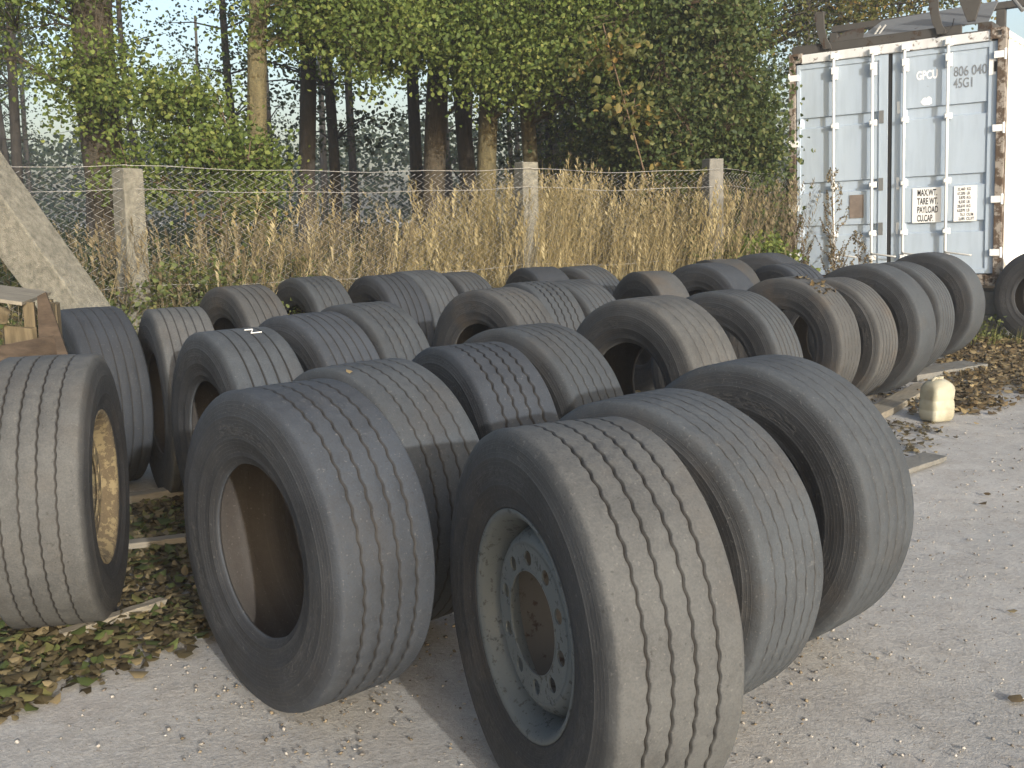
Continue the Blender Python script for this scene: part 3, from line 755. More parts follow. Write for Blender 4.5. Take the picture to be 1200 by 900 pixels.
# ------------------------------------------------------------------ scrap frame on the container roof
topz = .535+HT
sf = empty('scrap_frame', ct.location+Vector((0, 0, 0)), ct.rotation_euler)
tag(sf, 'rusty steel truck body frame with curved uprights lying on top of the container', 'scrap metal')
zt = HT
mb = MB(); mb.box(.02, 2.0, .06, .10, zt+.0, zt+.085); mb.box(.02, 2.0, .06, .16, zt+.085, zt+.095); mb.box(.02, 2.3, .06, .16, zt-.012, zt+.0)
mb.build('long_beam', M_SCRAP, sf, bevel=.004)
mb = MB(); mb.box(.15, 2.6, 1.15, 1.27, zt+.38, zt+.46); mb.build('long_beam', M_SCRAP, sf, bevel=.004)
mb = MB(); mb.box(.1, .25, .16, 2.0, zt+.0, zt+.1); mb.box(1.4, 1.5, .16, 2.0, zt+.0, zt+.1); mb.box(2.15, 2.3, .16, 2.0, zt, zt+.1); mb.box(2.15, 2.25, 1.16, 1.26, zt+.1, zt+.38); mb.box(.12, .22, 1.16, 1.26, zt+.1, zt+.38)
mb.build('cross_member', M_SCRAP, sf, bevel=.004)
# tilted grey sheet
def slab(mbx, c4, th):
    n_ = (Vector(c4[1])-Vector(c4[0])).cross(Vector(c4[3])-Vector(c4[0])).normalized()*th
    vs = [Vector(p) for p in c4]+[Vector(p)+n_ for p in c4]
    mbx.add(vs, [(0,1,2,3),(7,6,5,4),(0,4,5,1),(1,5,6,2),(2,6,7,3),(3,7,4,0)])
mb = MB(); slab(mb, [(.78, .22, zt+.10), (2.25, .22, zt+.10), (2.25, .75, zt+.40), (.92, .75, zt+.36)], .012); mb.build('grey_panel', M_SCRAPG, sf)
mb = MB(); slab(mb, [(.45, .2, zt+.09), (.85, .2, zt+.09), (.85, .26, zt+.24), (.62, .26, zt+.22)], .01); mb.build('end_plate', M_SCRAP, sf)
# curved uprights: flat bars that flare forward at the foot
def upright(x, h, flare, wd):
    pts = [(0, zt+.012), (.01, zt+.06), (.05, zt+.13), (.075, zt+.24), (.085, zt+h*.6), (.09, zt+h)]
    mb = MB(); vs = []; fs = []
    for (dx, z) in pts:
        xx = x+flare-dx
        ww = wd*(1 + .35*max(0, (z-zt)/h-.5)); vs += [(xx-ww, .02, z), (xx, .02, z), (xx, .05, z), (xx-ww+.012, .05, z)]
        vs += []
    for i in range(len(pts)-1):
        for k in range(4): fs.append((4*i+k, 4*i+(k+1) % 4, 4*i+4+(k+1) % 4, 4*i+4+k))
    fs += [(0,1,2,3), tuple(4*(len(pts)-1)+k for k in range(4))]
    mb.add(vs, fs); return mb.build('upright', M_SCRAP, sf, bevel=.004)
upright(.42, .46, .10, .10); upright(1.76, .50, .08, .10)
# tapered brackets
for x in (2.08,):
    mb = MB(); vs = [(x-.16, .10, zt+.46), (x+.16, .10, zt+.52), (x+.05, .10, zt+.12), (x-.03, .10, zt+.12)]
    slab(mb, vs, .05); mb.build('tapered_bracket', M_SCRAP, sf, bevel=.003)
mb = MB(); mb.tube([(2.28, .3, zt+.62), (2.62, .12, zt+.16)], .022, 8); mb.build('strut', M_SCRAPG, sf)
mb = MB(); mb.tube([(.93, .3, zt+.11), (1.02, .33, zt+.25)], .012, 6); mb.tube([(.98, .3, zt+.11), (1.08, .33, zt+.25)], .012, 6); mb.build('bent_rod', M_STEEL, sf)
mb = MB(); mb.tube([(1.93, .0, zt+.16), (1.92, -.02, zt+.08), (1.86, -.03, zt+.0), (1.74, -.03, zt-.03)], .006, 6); mb.build('wire_loop', M_GASKET, sf, True)

# ------------------------------------------------------------------ broken timber crate, left edge
cr_ = empty('broken_crate', (-2.66, 5.15, 0), (0, 0, math.radians(12)))
tag(cr_, 'broken timber crate with torn boards and brown sheet behind the pale wheel', 'crate')
mb = MB()
for i in range(5):
    x0 = -.42+i*.155; mb.box(x0, x0+.148, -.17, -.148, .02+random.uniform(0, .05), 1.06+random.uniform(-.16, .12), None, .016)
mb.build('front_boards', M_WOODY, cr_, bevel=.002)
mb = MB()
for i in range(4):
    y0 = -.14+i*.115; mb.box(.352, .372, y0, y0+.10, .05, 1.16+random.uniform(-.06, .03), None, .006)
mb.build('side_boards', M_WOODY, cr_, bevel=.002)
mb = MB()
slab(mb, [(-.45, -.20, 1.33), (.31, -.22, 1.19), (.34, .28, 1.20), (-.45, .30, 1.34)], .018); mb.build('lid_board', M_WOODG, cr_, bevel=.002)
for bx in ((.30, .345, -.146, -.10, 0, 1.20), (-.42, -.37, -.146, -.10, 0, 1.2), (.30, .345, .25, .30, 0, 1.18), (-.42, -.37, .25, .30, 0, 1.18)):
    mb = MB(); mb.box(*bx, None, .004); mb.build('corner_batten', M_WOODY, cr_)
# torn, folded sheets of light ply
def sheet(name, mat, P, th=.006):
    """ruled surface through two polylines"""
    A, B = P; n = len(A); mb = MB(); vs = []; fs = []
    for p, q in zip(A, B):
        for k in range(5): vs.append(tuple(Vector(p).lerp(Vector(q), k/4)+Vector((0, .012*math.sin(k*2+p[0]*9), 0))))
    for i in range(n-1):
        for k in range(4): fs.append((i*5+k, i*5+k+1, i*5+5+k+1, i*5+5+k))
    o = link_mesh(name, vs, fs, mat, cr_, True); m_ = o.modifiers.new('s', 'SOLIDIFY'); m_.thickness = th; return o
sheet('torn_ply', M_WOODY, ([(-.40, -.26, 1.24), (-.2, -.30, 1.28), (.0, -.26, 1.20), (.16, -.24, 1.22), (.26, -.22, 1.17)], [(-.44, -.30, 1.05), (-.25, -.33, 1.02), (-.02, -.30, 1.09), (.1, -.26, 1.12), (.24, -.24, 1.11)]))
sheet('brown_sheet', M_WOODB, ([(-.5, -.42, .98), (-.3, -.48, 1.0), (-.05, -.47, .98), (.2, -.42, 1.02), (.47, -.36, 1.06)], [(-.5, -.40, .78), (-.3, -.46, .78), (-.05, -.45, .78), (.2, -.40, .80), (.48, -.35, .82)]))
mb = MB(); slab(mb, [(.36, -.20, .82), (.52, -.20, .84), (.40, -.1, 1.24), (.36, -.1, 1.22)], .02); mb.build('splinter', M_WOODB, cr_)

# ------------------------------------------------------------------ leaning concrete beam
mb = MB(); hw = .15
pts = [Vector((-2.43, 7.36, 0)), Vector((-4.53, 7.36, 3.35))]
t_ = (pts[1]-pts[0]).normalized(); a_ = t_.cross(Vector((0, 1, 0))).normalized(); rot = Matrix.Rotation(math.radians(-14), 3, t_)
a1 = rot @ a_; b1 = rot @ Vector((0, 1, 0))
vs = []; fs = []; n = 24
L_ = (pts[1]-pts[0]).length
for i in range(n+1):
    p = pts[0].lerp(pts[1], i/n)
    for (u_, v_) in ((-1, -1), (1, -1), (1, 1), (-1, 1)):
        q_ = p+a1*hw*u_+b1*hw*v_
        vs.append(q_+Vector((random.uniform(-.004, .004), random.uniform(-.004, .004), 0)))
for i in range(n):
    for k in range(4): fs.append((4*i+k, 4*i+(k+1) % 4, 4*i+4+(k+1) % 4, 4*i+4+k))
fs += [(0, 3, 2, 1), (4*n, 4*n+1, 4*n+2, 4*n+3)]
mb.add(vs, fs); tag(mb.build('concrete_beam', M_CONC, bevel=.012), 'thick pale concrete beam leaning diagonally at the left edge in front of the fence', 'beam')

# ------------------------------------------------------------------ chain link fence with concrete posts
fence = empty('chain_link_fence', (0, 0, 0)); tag(fence, 'rusty chain link fence on concrete posts between the yard and the wood', 'fence')
FP = [(-7.2, 5.6), (-3.19, 8.93), (.19, 11.35), (2.34, 12.3), (3.75, 14.0)]
HF = [2.0, 1.97, 2.06, 2.10, 2.05]
for i, ((x, y), h) in enumerate(zip(FP, HF)):
    yaw = math.radians([45, 52, 30, 20, 40][i]); mb = MB(); vs = []; fs = []
    for k in range(11):
        z = h*k/10; s_ = .105-.012*k/10
        for (u_, v_) in ((-1, -1), (1, -1), (1, 1), (-1, 1)):
            X_ = u_*s_; Y_ = v_*s_
            vs.append((X_*math.cos(yaw)-Y_*math.sin(yaw)+random.uniform(-.004, .004), X_*math.sin(yaw)+Y_*math.cos(yaw)+random.uniform(-.004, .004), z))
    for k in range(10):
        for q in range(4): fs.append((4*k+q, 4*k+(q+1) % 4, 4*k+4+(q+1) % 4, 4*k+4+q))
    fs += [(3, 2, 1, 0), (40, 41, 42, 43)]
    mb.add(vs, fs); o = mb.build('post', M_CONC if i != 3 else M_CONCG, fence, bevel=.012); o.location = (x, y, 0)
    o.rotation_euler = (random.uniform(-.01, .01), random.uniform(-.012, .012)+(.015 if i == 1 else 0), 0)
def strand(paths, r, mat, name, par):
    """many thin three sided wires in one mesh; paths: (n, m, 3)"""
    P = np.asarray(paths, float); n, m_, _ = P.shape
    T = np.gradient(P, axis=1); T /= np.linalg.norm(T, axis=2, keepdims=True)
    U = np.cross(T, np.array([.3, .8, .52])); U /= np.linalg.norm(U, axis=2, keepdims=True); Wv = np.cross(T, U)
    R = np.stack([P+r*(U*math.cos(q)+Wv*math.sin(q)) for q in (0, 2.094, 4.189)], 2)
    V = R.reshape(-1, 3); b = (np.arange(n)[:, None, None]*m_+np.arange(m_-1)[None, :, None])*3
    F = []
    for k in range(3): F.append(np.concatenate([b+k, b+(k+1) % 3, b+3+(k+1) % 3, b+3+k], 2).reshape(-1, 4))
    return link_mesh(name, V, np.concatenate(F), mat, par)
cell = .078
for i in range(len(FP)-1):
    A_, B_ = np.array(FP[i]), np.array(FP[i+1]); L_ = np.linalg.norm(B_-A_); u_ = (B_-A_)/L_; nrm = np.array([-u_[1], u_[0]])
    off = -nrm*.11   # wires hang on the yard side of the posts
    nz = int(1.85/(cell/2)); paths = []
    for k in range(int(L_/cell)):
        zs_ = .12+np.arange(nz+1)*cell/2
        al = k*cell+(np.arange(nz+1) % 2)*cell*.99
        sag = .02*np.sin(zs_*3+i)+.015*np.sin(al*4)
        top = 1.97+(HF[i+1]-HF[i])*0
        p = np.stack([A_[0]+u_[0]*al+off[0]+nrm[0]*sag, A_[1]+u_[1]*al+off[1]+nrm[1]*sag, zs_-.03*np.sin(al/L_*PI)], 1); paths.append(p)
    strand(paths, .0034, M_WIRE, 'mesh_panel', fence)
    tw = []
    for z in (1.99, 1.80, 1.0):
        s_ = np.linspace(0, L_, 14); tw.append(np.stack([A_[0]+u_[0]*s_+off[0], A_[1]+u_[1]*s_+off[1], z-.04*np.sin(s_/L_*PI)+.008*np.sin(s_*5)], 1))
    strand(tw, .003, M_WIRE, 'tension_wire', fence)

# ------------------------------------------------------------------ vegetation
def trunk_mb(p0, p1, r0, r1, bend=.15, n=10, sides=10, seed=0):
    rs = random.Random(seed); p0, p1 = Vector(p0), Vector(p1); pts = []; rr = []
    bx, by = rs.uniform(-1, 1)*bend, rs.uniform(-1, 1)*bend; ph = rs.random()*6
    for i in range(n+1):
        t = i/n; p = p0.lerp(p1, t)+Vector((bx*math.sin(t*PI)+.25*bend*math.sin(t*9+ph), by*math.sin(t*PI)+.25*bend*math.cos(t*7+ph), 0))
        pts.append(p); rr.append((r0+(r1-r0)*t)*(1+(.45*(1-t*12) if t < .08 else 0)))
    return pts, rr
def crown_pts(ells, n, clump=.28, per=26, seed=0, hole=.0):
    """leaf positions gathered in clumps spread through ellipsoids (cx,cy,cz,rx,ry,rz,weight)"""
    rg = np.random.default_rng(seed); w = np.array([e[6] for e in ells], float); w /= w.sum()
    nc = n//per; K = []
    while len(K) < nc:
        e = ells[rg.choice(len(ells), p=w)]
        d = rg.normal(size=3); d /= np.linalg.norm(d); r = rg.random()**(1/2.2)
        p = np.array(e[:3])+d*r*np.array(e[3:6])
        if mnoise.noise(Vector(p*1.15)+Vector((seed, 0, 0))) > hole-.35: K.append(p)
    K = np.array(K)
    P = np.repeat(K, per, 0)+rg.normal(size=(nc*per, 3))*np.array([clump, clump, clump*.62])
    base = np.repeat(rg.normal(.42, .17, nc), per)
    t = np.clip(base+rg.normal(0, .17, len(P)), 0, 1)
    return P, t, K
def tree(name, label, group, base, top, r0, r1, ells, nleaf, leaf, lmat, bark, limbs=14, clump=.28, per=26, seed=0, hole=0., cat='tree', bend=.26, twigs=True):
    root = empty(name, base); tag(root, label, cat, group); B = Vector(base)
    pts, rr = trunk_mb(base, top, r0, r1, bend, seed=seed)
    mb = MB(); mb.tube([p-B for p in pts], rr, 12)
    P, t, K = crown_pts(ells, nleaf, clump, per, seed, hole)
    rs = random.Random(seed)
    idx = rs.sample(range(len(K)), min(limbs, len(K)))
    nodes = []
    for i in idx:
        k = Vector(K[i]); cand = [p for p in pts if p.z < k.z+.3] or pts[:1]
        s_ = min(cand, key=lambda p: (p-k).length+abs(p.z-(k.z-(p-k).length*.35))); L = (k-s_).length
        rb = max(.008, min(r0*.35, .012+.009*L)); mid = s_.lerp(k, .5)+Vector((rs.uniform(-.1, .1)*L, rs.uniform(-.1, .1)*L, .10*L))
        mb.tube([s_-B, s_.lerp(mid, .5)-B, mid-B, mid.lerp(k, .55)-B, k-B], [rb, rb*.8, rb*.6, rb*.42, rb*.2], 6, False); nodes += [mid, k]
    if twigs and nodes:
        NA = np.array([tuple(q) for q in nodes])
        for i in range(0, len(K), 2):
            k = K[i]; d = np.linalg.norm(NA-k, axis=1); j = int(d.argmin())
            if d[j] < 1.6: mb.tube([Vector(NA[j])-B, Vector((NA[j]+k)/2)-B+Vector((0, 0, .05)), Vector(k)-B], [.008, .006, .003], 3, False)
    mb.build('trunk', bark, root, True)
    V, F, tt = leaf_quads(P-np.array(base), RNG.uniform(leaf*.65, leaf*1.25, len(P)), .0, t)
    link_mesh('crown', V, F, lmat, root, attrs={'tint': tt})
    return root
GW = 'trees of the wood behind the fence'
# big leaning trunk at the left
tree('broadleaf_tree', 'thickest dark trunk at the left, leaning slightly, with yellow green leaf sprays across it', GW, (-4.72, 13.2, 0), (-5.05, 13.5, 9.5), .27, .2,
     [(-5.6, 12.6, 4.35, 1.5, .9, .55, 1.5), (-4.75, 12.5, 3.1, .55, .35, .6, .7), (-6.5, 13.0, 3.7, .8, .8, .6, .5), (-5.6, 13.6, 6.5, 2.4, 2.2, 1.4, 1.6)], 11781, .060, M_LEAFY, M_BARK, 16, .22, 15, 3)
tree('broadleaf_tree', 'slim sunlit mossy trunk standing in the weeds right of the thick dark trunk', GW, (-2.72, 12.4, 0), (-2.62, 13.0, 8.5), .125, .085,
     [(-2.3, 12.6, 4.1, 1.1, .9, .8, 1.6), (-1.6, 12.7, 3.6, .8, .8, .6, .7), (-2.6, 13.0, 6.2, 2.2, 2.0, 1.6, 2)], 15406, .060, M_LEAFY, M_BARKL, 14, .22, 15, 4)
tree('sapling', 'leafy pale green sapling spreading low between the thick trunk and the slim mossy trunk', GW, (-3.55, 11.9, 0), (-3.6, 12.1, 2.9), .03, .012,
     [(-3.55, 12.0, 2.35, .85, .6, .5, 1.5), (-4.1, 12.1, 2.0, .5, .4, .35, .6), (-2.95, 12.0, 2.0, .55, .4, .45, .9), (-3.7, 12.1, 2.85, .6, .5, .25, .6)], 7612, .060, M_LEAFY, M_TWIG, 14, .17, 20, 5)
tree('broadleaf_tree', 'dark trunk under the sunlit canopy, left of the pair of pale trunks', GW, (-1.05, 15.0, 0), (-1.2, 15.3, 9), .165, .13,
     [(-1.2, 14.2, 4.7, 1.8, 1.2, .95, 2.2), (-.2, 14.0, 3.9, 1.0, .8, .55, 1.2), (-2.1, 14.3, 4.3, 1.1, .9, .8, 1.4), (-1.5, 14.0, 3.7, .7, .5, .4, .7), (-1.0, 15.2, 6.6, 2.6, 2.2, 1.3, 1)], 30812, .060, M_LEAF, M_BARK, 18, .23, 15, 6)
tree('broadleaf_tree', 'pale lit trunk just left of the middle concrete post', GW, (-.25, 14.6, 0), (-.12, 14.8, 9), .14, .10,
     [(.3, 13.9, 4.2, 1.6, 1.0, .9, 2.3), (.0, 13.6, 3.3, .8, .5, .42, 1.0), (1.3, 13.9, 3.75, 1.0, .9, .8, 1.6), (-.9, 13.7, 3.9, .9, .6, .5, 1), (0, 15, 6.4, 2.6, 2.2, 1.2, 1)], 32625, .060, M_LEAFY, M_BARKL, 18, .23, 15, 7)
tree('broadleaf_tree', 'pale lit trunk directly behind the middle concrete post', GW, (.33, 14.9, 0), (.62, 15.2, 9), .11, .09,
     [(1.1, 14.4, 4.6, 1.4, 1.1, 1.0, 2), (1.7, 14.2, 3.3, .8, .8, .7, 1.3), (.8, 15.2, 6.4, 2.4, 2.2, 1.2, 1)], 27187, .060, M_LEAF, M_BARKL, 14, .23, 15, 8)
tree('broadleaf_tree', 'dark slim trunk hidden half behind the pale trunk beside the middle post', GW, (-.62, 16.2, 0), (-.6, 16.4, 9), .13, .10,
     [(-.5, 15.8, 5.2, 1.6, 1.2, 1.0, 2), (-.4, 16.4, 7, 2.4, 2.2, 1.6, 2)], 11781, .060, M_LEAF, M_BARKD, 12, .26, 15, 9)
tree('broadleaf_tree', 'dark trunk close right of the slim mossy trunk at the left', GW, (-2.9, 15.6, 0), (-2.95, 15.8, 9), .13, .1,
     [(-2.9, 15.2, 5.6, 1.6, 1.2, 1.0, 2), (-2.9, 15.8, 7, 2.4, 2.2, 1.6, 2)], 9968, .060, M_LEAF, M_BARKD, 12, .26, 15, 10)
tree('broadleaf_tree', 'leafy tree overhanging the right side of the wood, above the scrap frame', GW, (3.1, 17.5, 0), (3.3, 17.7, 9), .16, .1,
     [(2.6, 16.3, 4.8, 1.8, 1.4, 1.3, 2), (4.4, 16.6, 5.0, 2.0, 1.5, 1.2, 2), (6.2, 17.2, 5.2, 2.0, 1.5, 1.2, 1.4), (2.0, 16.4, 3.2, 1.0, 1.0, 1.0, 1.2)], 22656, .060, M_LEAFBR, M_BARKD, 16, .26, 26, 11)
tree('broadleaf_tree', 'dense dark leafed tree filling the gap left of the container', GW, (1.75, 15.6, 0), (1.85, 15.9, 7), .12, .08,
     [(1.6, 15.2, 3.0, 1.2, 1.0, 1.3, 2), (2.5, 15.0, 2.6, 1.0, 1.0, 1.3, 2), (2.4, 15.1, 4.2, 1.25, 1.2, 1.0, 2), (1.7, 14.0, 2.6, .75, .4, .8, 1.4), (1.0, 14.2, 3.2, .6, .4, .5, .6), (1.2, 15.6, 2.2, .9, .7, .7, .8)], 23562, .060, M_LEAFM, M_BARKD, 16, .26, 15, 12)
tree('shrub', 'tall leafy shrub with turning leaves growing round the right fence post', 'shrubs along the fence', (2.75, 13.3, 0), (2.7, 13.4, 3.2), .05, .015,
     [(2.4, 13.1, 3.0, .75, .6, .9, 2), (2.0, 13.0, 2.4, .5, .4, .6, 1), (2.85, 13.3, 2.2, .45, .5, 1.0, 2), (2.4, 13.2, 3.9, .75, .7, .6, 1.4), (2.85, 13.3, 1.1, .45, .5, .7, 1)], 20843, .060, M_LEAFM, M_TWIG, 18, .19, 16, 13, cat='shrub')
tree('shrub', 'low green shrub at the foot of the container left edge', 'shrubs along the fence', (3.25, 12.6, 0), (3.2, 12.6, .8), .025, .01,
     [(3.05, 12.45, .75, .30, .30, .35, 1), (2.75, 12.35, .9, .35, .3, .3, .6)], 2718, .060, M_LEAFY, M_TWIG, 10, .12, 16, 14, cat='shrub')
tree('shrub', 'brownish twiggy shrub with yellow leaves in the weeds left of the slim mossy trunk', 'shrubs along the fence', (-3.0, 10.9, 0), (-3.0, 11.0, 1.7), .02, .008,
     [(-3.0, 10.9, 1.3, .6, .5, .55, 1), (-2.5, 10.9, .8, .6, .4, .4, 1), (-3.2, 10.9, .7, .5, .5, .5, .7)], 1900, .06, M_LEAFBR, M_TWIG, 16, .16, 16, 15, cat='shrub')
tree('shrub', 'green leafy shrub beside the left concrete fence post', 'shrubs along the fence', (-2.75, 9.5, 0), (-2.75, 9.55, 1.2), .02, .008,
     [(-2.75, 9.5, .9, .45, .35, .45, 1), (-2.3, 9.9, .7, .5, .3, .4, 1), (-3.5, 9.2, .75, .4, .35, .4, .7)], 3600, .05, M_WEED, M_TWIG, 14, .14, 14, 17, cat='shrub')
tree('climbing_hop', 'bramble with pale leaves arching out over the grass left of the right fence post', 'shrubs along the fence', (2.15, 12.6, 0), (1.1, 12.4, 3.6), .012, .006,
     [(1.5, 12.5, 2.6, .5, .25, .25, 1), (1.2, 12.4, 3.2, .4, .25, .3, 1), (1.9, 12.5, 1.9, .25, .2, .3, .8)], 560, .085, M_LEAFBR, M_TWIG, 8, .13, 10, 16, cat='bramble', bend=.05)

# the wood behind: individual thin trunks with dark crowns
protos = []
rs = random.Random(5)
def wood_tree(seed, conifer):
    rg = random.Random(seed); h = rg.uniform(9, 12)
    name = 'pine_tree' if conifer else 'birch_tree'
    root = empty(name, (0, 0, 0))
    pts, rr = trunk_mb((0, 0, 0), (rg.uniform(-.3, .3), 0, h), rg.uniform(.075, .13), .05, .12, seed=seed)
    mb = MB(); mb.tube(pts, rr, 8)
    ells = []
    if conifer: ells = [(0, 0, h*.70, 1.5, 1.5, h*.26, 1)]
    else: ells = [(0, 0, h*.58, 1.8, 1.8, h*.34, 2), (rg.uniform(-.8, .8), 0, h*.33, 1.0, 1.0, 1.0, .6)]
    P, t, K = crown_pts(ells, 1500 if conifer else 1700, .22, 18, seed)
    for i in rg.sample(range(len(K)), 26):
        k = Vector(K[i]); s_ = min(pts, key=lambda p: abs(p.z-(k.z-.25*math.hypot(k.x, k.y)))); mb.tube([s_, s_.lerp(k, .5)+Vector((0, 0, .08)), k], [.022, .014, .005], 4, False)
    # bare dead side twigs low on the stem
    for i in range(12):
        z = rg.uniform(1.2, h*.5); a = rg.random()*6.28; L = rg.uniform(.4, 1.1); s_ = min(pts, key=lambda p: abs(p.z-z))
        mb.tube([s_, s_+Vector((math.cos(a)*L*.5, math.sin(a)*L*.5, .05)), s_+Vector((math.cos(a)*L, math.sin(a)*L, -.05+rg.uniform(-.1, .2)))], [.012, .008, .003], 3, False)
    mb.build('trunk', M_BARKD, root, True)
    V, F, tt = leaf_quads(P, RNG.uniform(.05, .11, len(P)), .3, t)
    link_mesh('crown', V, F, M_NEEDLE if conifer else M_LEAFSH, root, attrs={'tint': tt})
    return root
protos = [wood_tree(200+i, i % 2 == 0) for i in range(6)]
used = set(); nW = 0
LABW = 'thin dark trunk deep in the wood behind the sunlit trees, one of many alike'
spots = []
tries = 0
while len(spots) < 58 and tries < 9000:
    tries += 1
    y = rs.uniform(17.5, 42); u = rs.uniform(-.60, .34); x = u*y
    gap = -.37 < u < -.225          # open sky shows between the thick trunk and the slim one
    if gap and rs.random() < .9: continue
    if all(math.hypot(x-a, y-b) > 1.15 for a, b in spots): spots.append((x, y))
for i, (x, y) in enumerate(spots):
    pr = protos[i % 6]
    if i < 6: r = pr
    else:
        r = pr.copy(); COL.objects.link(r)
        for ch in pr.children:
            c = ch.copy(); COL.objects.link(c); c.parent = r
    r.location = (x, y, 0); r.rotation_euler = (rs.uniform(-.04, .04), rs.uniform(-.04, .04), rs.random()*6.28)
    k = rs.uniform(.85, 1.15); r.scale = (k, k, k)
    tag(r, LABW, 'tree', 'thin trees deep in the wood')

def leaf_field(name, n, sampler, s0, s1, mat, up=.4):
    P = np.array([sampler() for _ in range(n)]); V, F, t = leaf_quads(P, RNG.uniform(s0, s1, n), up, np.clip(RNG.normal(.42, .22, n), 0, 1))
    return tag(link_mesh(name, V, F, mat, attrs={'tint': t}), kind='stuff')
# undergrowth
def s_under():
    while True:
        y = random.uniform(13.2, 30); x = random.uniform(-.62, .33)*y
        h = .9+.8*mnoise.noise(Vector((x*.5, y*.5, 2)))+.03*(y-13)
        z = h*random.random()**.8
        if mnoise.noise(Vector((x*1.4, y*1.4, z*1.4))) > -.18: return x, y, z
leaf_field('undergrowth', 36000, s_under, .05, .10, M_LEAFD)
def s_far():
    y = random.uniform(44, 62); x = random.uniform(-.75, .75)*y; z = 5.2*random.random()*(1+.5*mnoise.noise(Vector((x*.12, y*.12, 1))))
    return x, y, z
leaf_field('distant_woodland', 42000, s_far, .14, .34, M_LEAFSH)
def s_left():
    while True:
        x = random.uniform(-6.5, -3.3); y = random.uniform(9.0, 12); 
        z = (1.3+.4*mnoise.noise(Vector((x, y, 3))))*random.random()
        if mnoise.noise(Vector((x*2, y*2, z*2))) > -.2: return x, y, z
leaf_field('undergrowth', 4200, s_left, .04, .08, M_LEAFSH)

# grasses and weeds: bent blades in one mesh
def blades(name, n, sampler, mat, w0=.004, w1=.009, plume=.0, lean=.25, seg=5, wind=(.12, 0)):
    V = []; F = []; T = []; b = 0
    quads = []
    for i in range(n):
        x, y, h, tint = sampler(); a = random.random()*6.28; L = random.gauss(0, lean)*h
        dx, dy = math.cos(a)*L+wind[0]*h, math.sin(a)*L+wind[1]*h; pa = random.random()*3.14; px, py = math.cos(pa), math.sin(pa)*.5
        wd = random.uniform(w0, w1)
        for k in range(seg+1):
            t = k/seg; cx_, cy_ = x+dx*t**1.8, y+dy*t**1.8; z = h*t*(1-.18*t*abs(L)/max(h, .1)); ww = wd*(1-t*.85)
            V += [(cx_-px*ww, cy_-py*ww, z), (cx_+px*ww, cy_+py*ww, z)]; T += [tint, tint]
        for k in range(seg): quads.append((b+2*k, b+2*k+1, b+2*k+3, b+2*k+2))
        b += 2*(seg+1)
        if random.random() < plume:
            tx, ty, tz = x+dx, y+dy, V[-1][2]; ux, uy = dx*.35, dy*.35
            for q in range(18):
                s_ = q/18; zz = tz-.27*s_; cx_, cy_ = tx-ux*.3*s_*1.5, ty-uy*.3*s_*1.5; an = random.random()*6.28; l = (.012+.030*math.sin(min(1, s_+.1)*PI))
                ex_, ey_ = math.cos(an)*l, math.sin(an)*l*.8; w2 = .0032
                V += [(cx_, cy_, zz), (cx_+ex_*.5-w2, cy_+ey_*.5, zz+.012), (cx_+ex_, cy_+ey_, zz+.05), (cx_+ex_*.5+w2, cy_+ey_*.5, zz+.03)]; tt = min(1, max(0, tint+random.uniform(-.1, .2))); T += [tt]*4
                quads.append((b, b+1, b+2, b+3)); b += 4
    return tag(link_mesh(name, np.array(V), np.array(quads), mat, attrs={'tint': np.array(T)}), kind='stuff')
def fence_y(x):
    return float(np.interp(x, [p[0] for p in FP], [p[1] for p in FP]))
def g_dry():
    while True:
        x = random.uniform(-2.6, 2.35); d = random.uniform(-.55, 2.6)
        dens = .42+.9*mnoise.noise(Vector((x*1.6, d*1.6, 0)))+(.22 if x > -.4 else (-.05 if x > -1.3 else -.38))
        if random.random() < dens:
            h = random.uniform(.6, 1.8)*(1+.30*mnoise.noise(Vector((x*1.2, d, 5))))+(.16 if x > -.5 else -.05)
            return x, fence_y(x)+d, h, min(1, max(0, random.gauss(.52, .22)))
blades('tall_dry_grass', 6200, g_dry, M_GRASS, .0025, .0065, .42, .22)
def g_low():
    x = random.uniform(-3.6, 2.6); d = random.uniform(-.8, 1.0)
    return x, fence_y(x)+d, random.uniform(.2, .75)*(1+.4*mnoise.noise(Vector((x*2, d*2, 9)))), min(1, max(0, random.gauss(.5, .25)))
blades('green_grass', 4200, g_low, M_GRASSG, .003, .007, 0, .3)
def g_weedstalk():
    x = random.uniform(-4.6, -1.2); d = random.uniform(-.6, 1.6)
    return x, fence_y(x)+d, random.uniform(.6, 1.6), min(1, max(0, random.gauss(.4, .25)))
blades('dry_weed_stalks', 1500, g_weedstalk, M_STALK, .003, .006, .5, .22)
def s_weed():
    while True:
        x = random.uniform(-5.2, -.9); d = random.uniform(-.9, 1.4)
        h = 1.0+.6*mnoise.noise(Vector((x*1.3, d*1.3, 8)))-(.25 if x > -1.8 else 0); z = h*random.random()**.8
        if mnoise.noise(Vector((x*3, d*3, z*3))) > -.1: return x, fence_y(x)+d, z
leaf_field('weeds', 15000, s_weed, .025, .06, M_WEED)
def s_weedr():
    while True:
        x = random.uniform(2.0, 3.5); d = random.uniform(-.5, .8); z = (1.25+.5*mnoise.noise(Vector((x*2, d*2, 8))))*random.random()
        if mnoise.noise(Vector((x*3, d*3, z*3))) > -.05: return x, fence_y(x)+d-.0, z
leaf_field('weeds', 3000, s_weedr, .025, .06, M_WEED)
def g_weedr():
    x = random.uniform(2.3, 3.5); d = random.uniform(-.5, .9); return x, fence_y(x)+d, random.uniform(.9, 1.9), random.random()*.7
blades('dry_weed_stalks', 700, g_weedr, M_STALK, .003, .005, .6, .14)
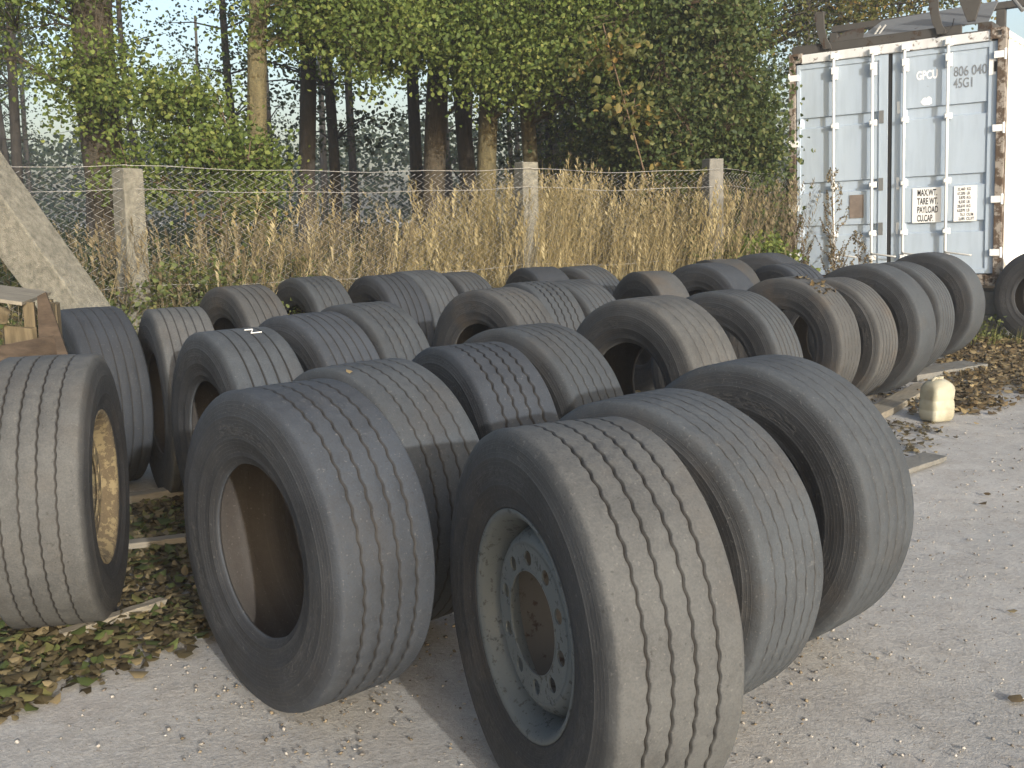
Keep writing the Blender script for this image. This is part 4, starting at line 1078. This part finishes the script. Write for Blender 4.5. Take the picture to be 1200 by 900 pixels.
# grass and leaves under the container
def s_cont():
    u_, v_ = random.uniform(-.1, 2.6), random.uniform(-.5, .35); p = org+exv*u_+Vector((-exv.y, exv.x, 0))*v_
    return p.x, p.y, random.random()**2*.30
leaf_field('weeds', 1500, s_cont, .02, .055, M_WEED)
def g_cont():
    u_, v_ = random.uniform(1.6, 3.6), random.uniform(-.7, .4); p = org+exv*u_+Vector((-exv.y, exv.x, 0))*v_
    return p.x, p.y, random.uniform(.06, .24), random.random()
blades('green_grass', 700, g_cont, M_GRASSG, .002, .005, 0, .4)

# tall mugwort in front of the container doors: stem, side branches, seed heads
def mugwort(base, h, label, seed, nb=26):
    rg = random.Random(seed); root = empty('mugwort_plant', base); tag(root, label, 'weed', 'mugwort weeds by the container')
    mb = MB(); hv = []; 
    st = [Vector((.05*math.sin(k*.5)+.02*k/8*rg.random(), 0, h*k/8)) for k in range(9)]
    mb.tube(st, [.008-.0007*k for k in range(9)], 6)
    for i in range(nb):
        t = .18+.8*i/nb; z = h*t; a = rg.random()*6.28; L = (1-t)*.42*h/1.3+.06; p = st[min(8, int(t*8))].copy(); p.z = z
        e = p+Vector((math.cos(a)*L*.55, math.sin(a)*L*.55, L*.75)); m_ = p.lerp(e, .5)+Vector((math.cos(a)*.03, math.sin(a)*.03, -.01))
        mb.tube([p, m_, e], [.0035, .0028, .0015], 4, False)
        for k in range(int(14+L*50)):
            s_ = rg.uniform(.25, 1); q = (p.lerp(m_, s_*2) if s_ < .5 else m_.lerp(e, s_*2-1)); hv.append(q+Vector((rg.gauss(0, .008), rg.gauss(0, .008), rg.gauss(0, .008))))
    for k in range(60): hv.append(Vector((st[8].x+rg.gauss(0, .01), rg.gauss(0, .01), h-.16*rg.random())))
    mb.build('stem', M_TWIG, root, True)
    V, F, t = leaf_quads(np.array([tuple(q) for q in hv]), RNG.uniform(.012, .03, len(hv)), .0, np.clip(RNG.normal(.4, .25, len(hv)), 0, 1))
    tag(link_mesh('seed_heads', V, F, M_STALK, root, attrs={'tint': t}), kind='stuff')
def cpt(u_, v_): return tuple(org+exv*u_+Vector((-exv.y, exv.x, 0))*v_)
mugwort(cpt(.62, -.35), 2.0, 'tallest dry mugwort plant in front of the left container door', 1, 40)
mugwort(cpt(.30, -.45), 1.45, 'shorter dry mugwort left of the tallest one, by the container left edge', 2, 30)
mugwort(cpt(1.0, -.5), 1.25, 'dry mugwort with long leaning twigs right of the tallest one before the container', 3, 30)
mugwort(cpt(.75, -.6), 1.1, 'low bushy dry mugwort at the foot of the left container door', 4, 34)
mugwort(cpt(.45, -.7), .95, 'small dry mugwort just behind the rear tyres beside the container', 5, 30)

# ------------------------------------------------------------------ thin autumn haze
mb = MB(); mb.box(-125, 125, -65, 145, -1.0, 14.5)
hz = bpy.data.materials.new('haze'); hz.use_nodes = True; nt = hz.node_tree; nt.nodes.clear()
vp = nt.nodes.new('ShaderNodeVolumePrincipled'); vp.inputs['Color'].default_value = (.96, .97, 1, 1); vp.inputs['Density'].default_value = .0026; vp.inputs['Anisotropy'].default_value = .2
ho = nt.nodes.new('ShaderNodeOutputMaterial'); nt.links.new(vp.outputs[0], ho.inputs['Volume'])
tag(mb.build('haze', hz), kind='stuff')
